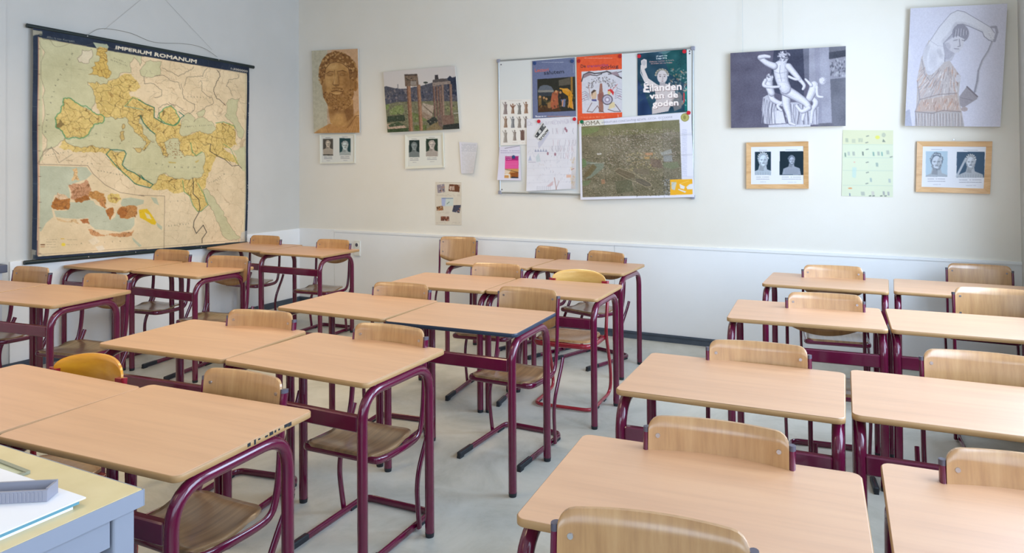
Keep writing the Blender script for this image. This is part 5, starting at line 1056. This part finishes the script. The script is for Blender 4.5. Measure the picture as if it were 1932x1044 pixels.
# note with pink leaflet
A = Art([(38, 535), (240, 520), (252, 865), (22, 860)], 54, 78, (222, 218, 232)); A.line([(90, 548), (235, 524)], (60, 60, 70), .9, .8)
A.scribble(52, 560, 235, 595, 2, (110, 100, 150), .7, .8, 4, .95); A.poly([(96, 618), (224, 616), (224, 738), (92, 740)], (226, 74, 148)); A.poly([(96, 618), (224, 616), (224, 655), (96, 657)], (176, 40, 120)); A.text('MASTER', (104, 634), (160, 632), 12, (240, 220, 236), 1); A.text('CLASSES', (104, 652), (160, 650), 11, (240, 220, 236), 1)
for k in range(5): A.line([(102, 672+k*14), (214, 670+k*14)], (246, 150, 196), .8, .8)
A.poly([(92, 740), (224, 738), (222, 838), (88, 834)], (206, 150, 84)); A.poly([(140, 780), (222, 772), (222, 828), (160, 834)], (150, 84, 34)); A.poly([(92, 742), (150, 750), (120, 800), (90, 790)], (226, 206, 180)); A.line([(95, 745), (222, 775)], (70, 50, 40), 1); A.line([(92, 800), (135, 800), (135, 836)], (236, 232, 228), 2.4); A.poly([(150, 820), (222, 826), (222, 838), (150, 836)], (40, 40, 50))
wallsheet('note', 'note', A, 0.0005, 'curling white note with a pink leaflet, lower left of the whiteboard', 'note', 'sheets and posters on the whiteboard', wave=lambda u, v: 0.012*v**3*(1-u)**2+0.001)
A = Art([(380, 425), (465, 292), (528, 370), (448, 478)], 46, 34, (226, 226, 222))
A.poly([(388, 428), (440, 348), (468, 384), (414, 446)], (60, 62, 66)); A.poly([(440, 348), (470, 302), (500, 342), (468, 384)], (96, 98, 100)); A.poly([(418, 390), (436, 366), (456, 386), (436, 412)], (206, 206, 204)); A.ell(405, 424, 8, 8, (190, 190, 190)); A.poly([(466, 330), (480, 312), (492, 330), (478, 346)], (200, 200, 200))
A.text('trouw', (444, 472), (524, 370), 26, (24, 26, 30), 1, bold=.5)
wallsheet('sticker', 'trouw', A, 0.0004, 'small tilted sticker with black and white print over the pencil drawing sheet', 'sticker', None)
# aerial view of the ancient city
A = Art([(42, 134), (1270, 38), (1305, 968), (60, 999)], 235, 190, (230, 228, 236)); A.poly([(42, 134), (310, 112), (320, 185), (45, 200)], (226, 220, 198), .7)
ph = [(70, 198), (1140, 122), (1166, 775), (1040, 778), (1042, 945), (84, 968)]; m = A.getmask([ph]); A.poly(ph, (124, 116, 92))
A.poly([(70, 198), (1140, 122), (1145, 255), (75, 310)], (126, 122, 84), .8); mf = m.astype(np.float32)
A.noise(34, 16, True, mf)
def city(x0, y0, x1, y1, n, ang, cols, seed, w_=(5, 18)):
    r = np.random.RandomState(seed)
    for k in range(n):
        x, y = r.uniform(x0, x1), r.uniform(y0, y1); a = math.radians(ang+r.choice([0, 90])+r.uniform(-18, 18)); L = r.uniform(*w_); c, s_ = math.cos(a)*L, math.sin(a)*L*.6
        if A.getm(x, y): A.line([(x, y), (x+c, y+s_)], cols[k % len(cols)], r.uniform(.5, 1.3), .75)
def getm(x, y):
    p = A.P([(x, y)])[0].astype(int); return 0 <= p[0] < A.w and 0 <= p[1] < A.h and m[p[1], p[0]]
A.getm = getm
city(75, 230, 1160, 960, 2300, -28, [(200, 186, 166), (74, 68, 54), (166, 146, 122), (96, 92, 70), (186, 164, 144), (64, 62, 54)], 1, (3, 12)); city(350, 220, 1100, 620, 1100, -24, [(214, 200, 186), (150, 124, 106), (180, 160, 148), (88, 78, 66), (200, 190, 180)], 2, (4, 14))
city(85, 500, 1160, 960, 900, 35, [(84, 88, 58), (106, 96, 66), (190, 178, 150), (60, 60, 44)], 3, (3, 12)); city(560, 480, 900, 680, 160, 20, [(206, 186, 130), (190, 160, 110)], 5, (6, 14))
for p, c, a in (([(75, 215), (270, 200), (260, 240), (180, 275), (75, 295)], (122, 134, 84), .85), ([(80, 560), (130, 575), (240, 590), (320, 600), (310, 650), (250, 700), (170, 760), (120, 765), (170, 700), (220, 620), (150, 605), (85, 640)], (128, 136, 118), .9), ([(78, 540), (120, 560), (130, 620), (84, 650)], (108, 132, 86), .8), ([(84, 790), (180, 780), (150, 830), (86, 850)], (116, 130, 92), .8), ([(200, 600), (240, 640), (170, 730), (95, 762), (100, 720), (160, 650)], (112, 98, 66), .8),
                ([(435, 675), (480, 648), (640, 700), (660, 760), (560, 760), (450, 700)], (110, 98, 76), .9), ([(660, 762), (740, 770), (830, 820), (835, 850), (760, 850), (670, 800)], (104, 96, 82), .9), ([(640, 645), (740, 660), (800, 660), (815, 720), (740, 720), (650, 690)], (120, 108, 90), .7), ([(960, 590), (1120, 580), (1140, 640), (1060, 660), (970, 640)], (122, 130, 96), .8), ([(820, 540), (940, 560), (960, 650), (840, 640)], (120, 98, 88), .6), ([(960, 510), (1060, 505), (1065, 575), (970, 580)], (160, 164, 164), .7), ([(930, 480), (1050, 440), (1060, 490), (950, 510)], (176, 178, 172), .7), ([(765, 485), (850, 480), (850, 505), (770, 510)], (196, 146, 108), .8), ([(755, 525), (820, 520), (815, 550), (760, 552)], (200, 158, 104), .7), ([(290, 775), (325, 770), (330, 820), (290, 825)], (170, 128, 96), .8), ([(440, 790), (620, 780), (640, 900), (460, 930)], (72, 78, 54), .4), ([(240, 490), (290, 485), (290, 500), (245, 505)], (220, 216, 208), .8)): A.poly(p, c, a)
A.line([(435, 678), (480, 650), (640, 705), (700, 740), (830, 815), (835, 845)], (176, 160, 130), 1.2, .8); A.line([(450, 700), (560, 762), (680, 805), (770, 855), (832, 850)], (176, 160, 130), 1.2, .8); A.line([(480, 690), (790, 830)], (150, 136, 110), .8, .7)
A.line([(170, 600), (325, 590)], (196, 190, 176), 1.2, .9); A.line([(80, 620), (160, 612), (300, 590)], (90, 84, 60), .8, .7)
for x in (318, 655, 955): A.line([(x, 120), (x+20, 970)], (70, 66, 56), .7, .4)
for y in (300, 520, 770): A.line([(70, y+30), (1290, y-15)], (84, 80, 70), .6, .4)
A.poly([(955, 120), (1140, 122), (1166, 775), (1040, 778), (1042, 945), (975, 946)], (130, 126, 124), .16)
city(970, 770, 1045, 945, 90, 40, [(206, 208, 212), (60, 66, 70)], 7, (5, 14))
A.noise(2.2, 12, True, mf)
A.poly([(1038, 775), (1280, 768), (1283, 935), (1040, 945)], (244, 180, 44)); A.poly([(1050, 800), (1110, 805), (1090, 890), (1055, 880)], (206, 206, 190)); A.poly([(1140, 820), (1200, 850), (1190, 880), (1150, 870)], (230, 228, 226)); A.poly([(1125, 875), (1215, 905), (1200, 918), (1130, 888)], (226, 226, 224)); A.poly([(1215, 855), (1250, 825), (1280, 820), (1280, 880), (1225, 880)], (228, 228, 226)); A.line([(1040, 850), (1100, 790)], (150, 180, 160), 1, .7); A.line([(1150, 820), (1240, 790)], (250, 220, 140), 1, .7)
A.text('ROMA', (72, 190), (275, 172), 44, (96, 84, 60), 1); A.text('IMPERATORIS CONSTANTINI AETATE - CCCVI - CCCXXXVII', (292, 166), (1062, 104), 21, (150, 150, 166), 1)
A.ell(1200, 98, 46, 46, (160, 152, 84)); A.ell(1200, 98, 36, 36, (186, 178, 108)); A.ell(1196, 98, 16, 24, (140, 132, 70), .8); A.scribble(1168, 225, 1222, 740, 40, (150, 156, 190), .6, .6, 8, .85); A.line([(1150, 275), (1290, 268)], (196, 194, 204), .7); A.line([(1160, 500), (1295, 495)], (200, 196, 206), .7); A.line([(1168, 742), (1300, 738)], (196, 192, 204), .7)
wallsheet('poster', 'roma', A, 0.0006, 'large aerial view poster of an ancient city, lower right of the whiteboard', 'poster', 'sheets and posters on the whiteboard', wave=lambda u, v: 0.002*np.sin(u*12)**2)
# papers taped to the wall
A = Art([(104, 70), (773, 76), (763, 955), (88, 940)], 84, 120, (216, 221, 192)); A.poly([(104, 70), (773, 76), (773, 260), (104, 260)], (218, 215, 174), .6)
for y in (262, 430, 600, 795): A.line([(110, y), (765, y+8)], (190, 204, 184), .8, .9)
for k in range(18): A.line([(440, 285+k*18), (760, 292+k*18)], (206, 214, 196), .5, .6)
g_ = (120, 132, 122)
for x, y, c, w_ in ((160, 205, (150, 160, 140), 30), (340, 205, (150, 160, 140), 50), (250, 215, (170, 176, 156), 40), (140, 395, (100, 128, 116), 14), (185, 380, (170, 176, 170), 24), (250, 380, (150, 156, 150), 26), (372, 380, (90, 100, 96), 14), (510, 385, (110, 150, 140), 16), (575, 380, (150, 156, 150), 24), (620, 385, (110, 160, 150), 12), (695, 365, (150, 160, 150), 30), (555, 525, (130, 150, 146), 24), (475, 725, (150, 170, 170), 18), (715, 735, (160, 170, 172), 24), (370, 905, (130, 136, 140), 40), (500, 900, (190, 180, 180), 30), (640, 900, (140, 140, 144), 20), (700, 905, (150, 150, 156), 20), (200, 925, (110, 120, 150), 8)):
    for k in range(6): A.line([(x-w_*.5+k*w_*.2, y-22), (x-w_*.5+k*w_*.2+4, y+24)], c, .7, .6)
A.ell(565, 170, 30, 24, (226, 220, 90), .8); A.ell(645, 140, 26, 30, (176, 180, 160), .7); A.poly([(625, 230), (670, 232), (640, 190)], (110, 120, 110), .8); A.ell(205, 835, 28, 10, (220, 150, 90), .9); A.poly([(235, 560), (290, 560), (280, 700), (230, 690)], (186, 214, 208), .6); A.ell(262, 492, 12, 9, (226, 170, 150), .7)
for x, y in ((435, 153), (425, 238), (430, 326), (430, 495), (432, 628), (425, 772), (740, 425)): A.line([(x-14, y+4), (x+14, y-4)], (96, 104, 100), 1.4, .8)
for x in (465, 510, 610, 665): A.line([(x-10, 938), (x+10, 934)], (60, 66, 66), 1.6, .8)
wallsheet('drawing', 'green', A, 0.0005, 'pale green paper with small pencil drawings between the two pine frames', 'drawing', None, side=(210, 216, 190))
A = Art([(125, 88), (632, 95), (637, 940), (125, 932)], 64, 92, (220, 210, 192)); A.noise(30, 5)
for p, c in (([(155, 150), (300, 130), (312, 290), (170, 310)], (150, 140, 146)), ([(395, 135), (600, 150), (590, 290), (380, 270)], (110, 66, 44)), ([(145, 575), (270, 552), (280, 640), (150, 655)], (150, 104, 64)), ([(480, 545), (620, 540), (592, 700), (450, 670)], (70, 72, 90)), ([(228, 765), (390, 765), (395, 855), (230, 850)], (120, 72, 54)), ([(240, 395), (475, 400), (470, 560), (250, 560)], (206, 214, 206)), ([(240, 400), (330, 400), (310, 560), (250, 560)], (176, 184, 216))):
    A.poly(p, c)
for k in range(40): x, y = ((A.rng.uniform(160, 300), A.rng.uniform(150, 290)), (A.rng.uniform(395, 590), A.rng.uniform(160, 270)), (A.rng.uniform(150, 270), A.rng.uniform(575, 645)), (A.rng.uniform(235, 390), A.rng.uniform(770, 850)), (A.rng.uniform(480, 600), A.rng.uniform(560, 680)))[k % 5]; A.ell(x, y, 12, 16, ((226, 206, 190), (60, 44, 40), (200, 130, 90))[k % 3], .7, n=7)
for x in (415, 450, 480): A.line([(x, 185), (x+3, 245)], (240, 220, 200), 2.4, .9)
A.scribble(255, 405, 465, 420, 1, (80, 100, 140), 1.1, .9, 2, 1); A.line([(350, 520), (395, 480)], (80, 110, 90), 1.2); A.scribble(150, 330, 600, 370, 2, (170, 156, 140), .6, .7, 4); A.scribble(140, 670, 400, 710, 2, (180, 166, 150), .6, .7, 5); A.scribble(140, 870, 600, 910, 2, (180, 166, 150), .6, .7, 6); A.scribble(130, 98, 620, 110, 1, (170, 160, 150), .8, .7, 7)
wallsheet('flyer', 'flyer', A, 0.0005, 'small beige flyer with five photos on the wall above the tall backed chair', 'flyer')
A = Art([(52, 60), (345, 80), (293, 542), (85, 545)], 50, 72, (222, 221, 226)); A.scribble(95, 105, 320, 250, 9, (150, 156, 170), .6, .7, 3, .8); A.scribble(100, 260, 300, 520, 14, (180, 176, 176), .5, .6, 4, .6); A.poly([(60, 70), (95, 90), (100, 530), (85, 540)], (226, 222, 236), .5)
wallsheet('note', 'hand', A, 0.0005, 'curled handwritten white paper on the wall between the ruins photo and the whiteboard', 'note', None, wave=lambda u, v: 0.004+0.03*u**2*(.4+.6*v))
# magnets
for x, z, y, c, l in ((2.834, 2.373, -.025, 'mag_blue', 'blue magnet, top left corner of the blue grey poster'), (3.197, 2.366, -.025, 'mag_blue', 'blue magnet, top right corner of the blue grey poster'), (3.260, 2.363, -.025, 'mag_darkred', 'dark red magnet, top left corner of the orange red poster'), (3.636, 2.376, -.025, 'mag_darkred', 'dark red magnet, top right corner of the orange red poster'),
                      (3.289, 1.832, -.038, 'mag_green', 'green magnet, top left corner of the aerial view poster'), (2.878, 1.848, -.038, 'mag_red', 'red magnet just above the tilted black and white sticker'), (3.219, 1.857, -.034, 'mag_red', 'red magnet, top right corner of the pencil drawing sheet'), (3.802, 2.364, -.025, 'mag_red', 'red magnet, top left corner of the dark teal poster'), (4.181, 2.374, -.025, 'mag_red', 'red magnet, top right corner of the dark teal poster'), (4.214, 1.874, -.038, 'mag_red', 'red magnet, top right corner of the aerial view poster'), (2.619, 1.533, -.031, 'mag_blue', 'blue magnet on the pink leaflet of the curling note')):
    q = MB(); q.cyl((x, y, z), (x, y-0.007, z), 0.0165, 20, 0.0145); tag(q.build('magnet', M_[c]), l, 'magnet', 'round magnets on the whiteboard')
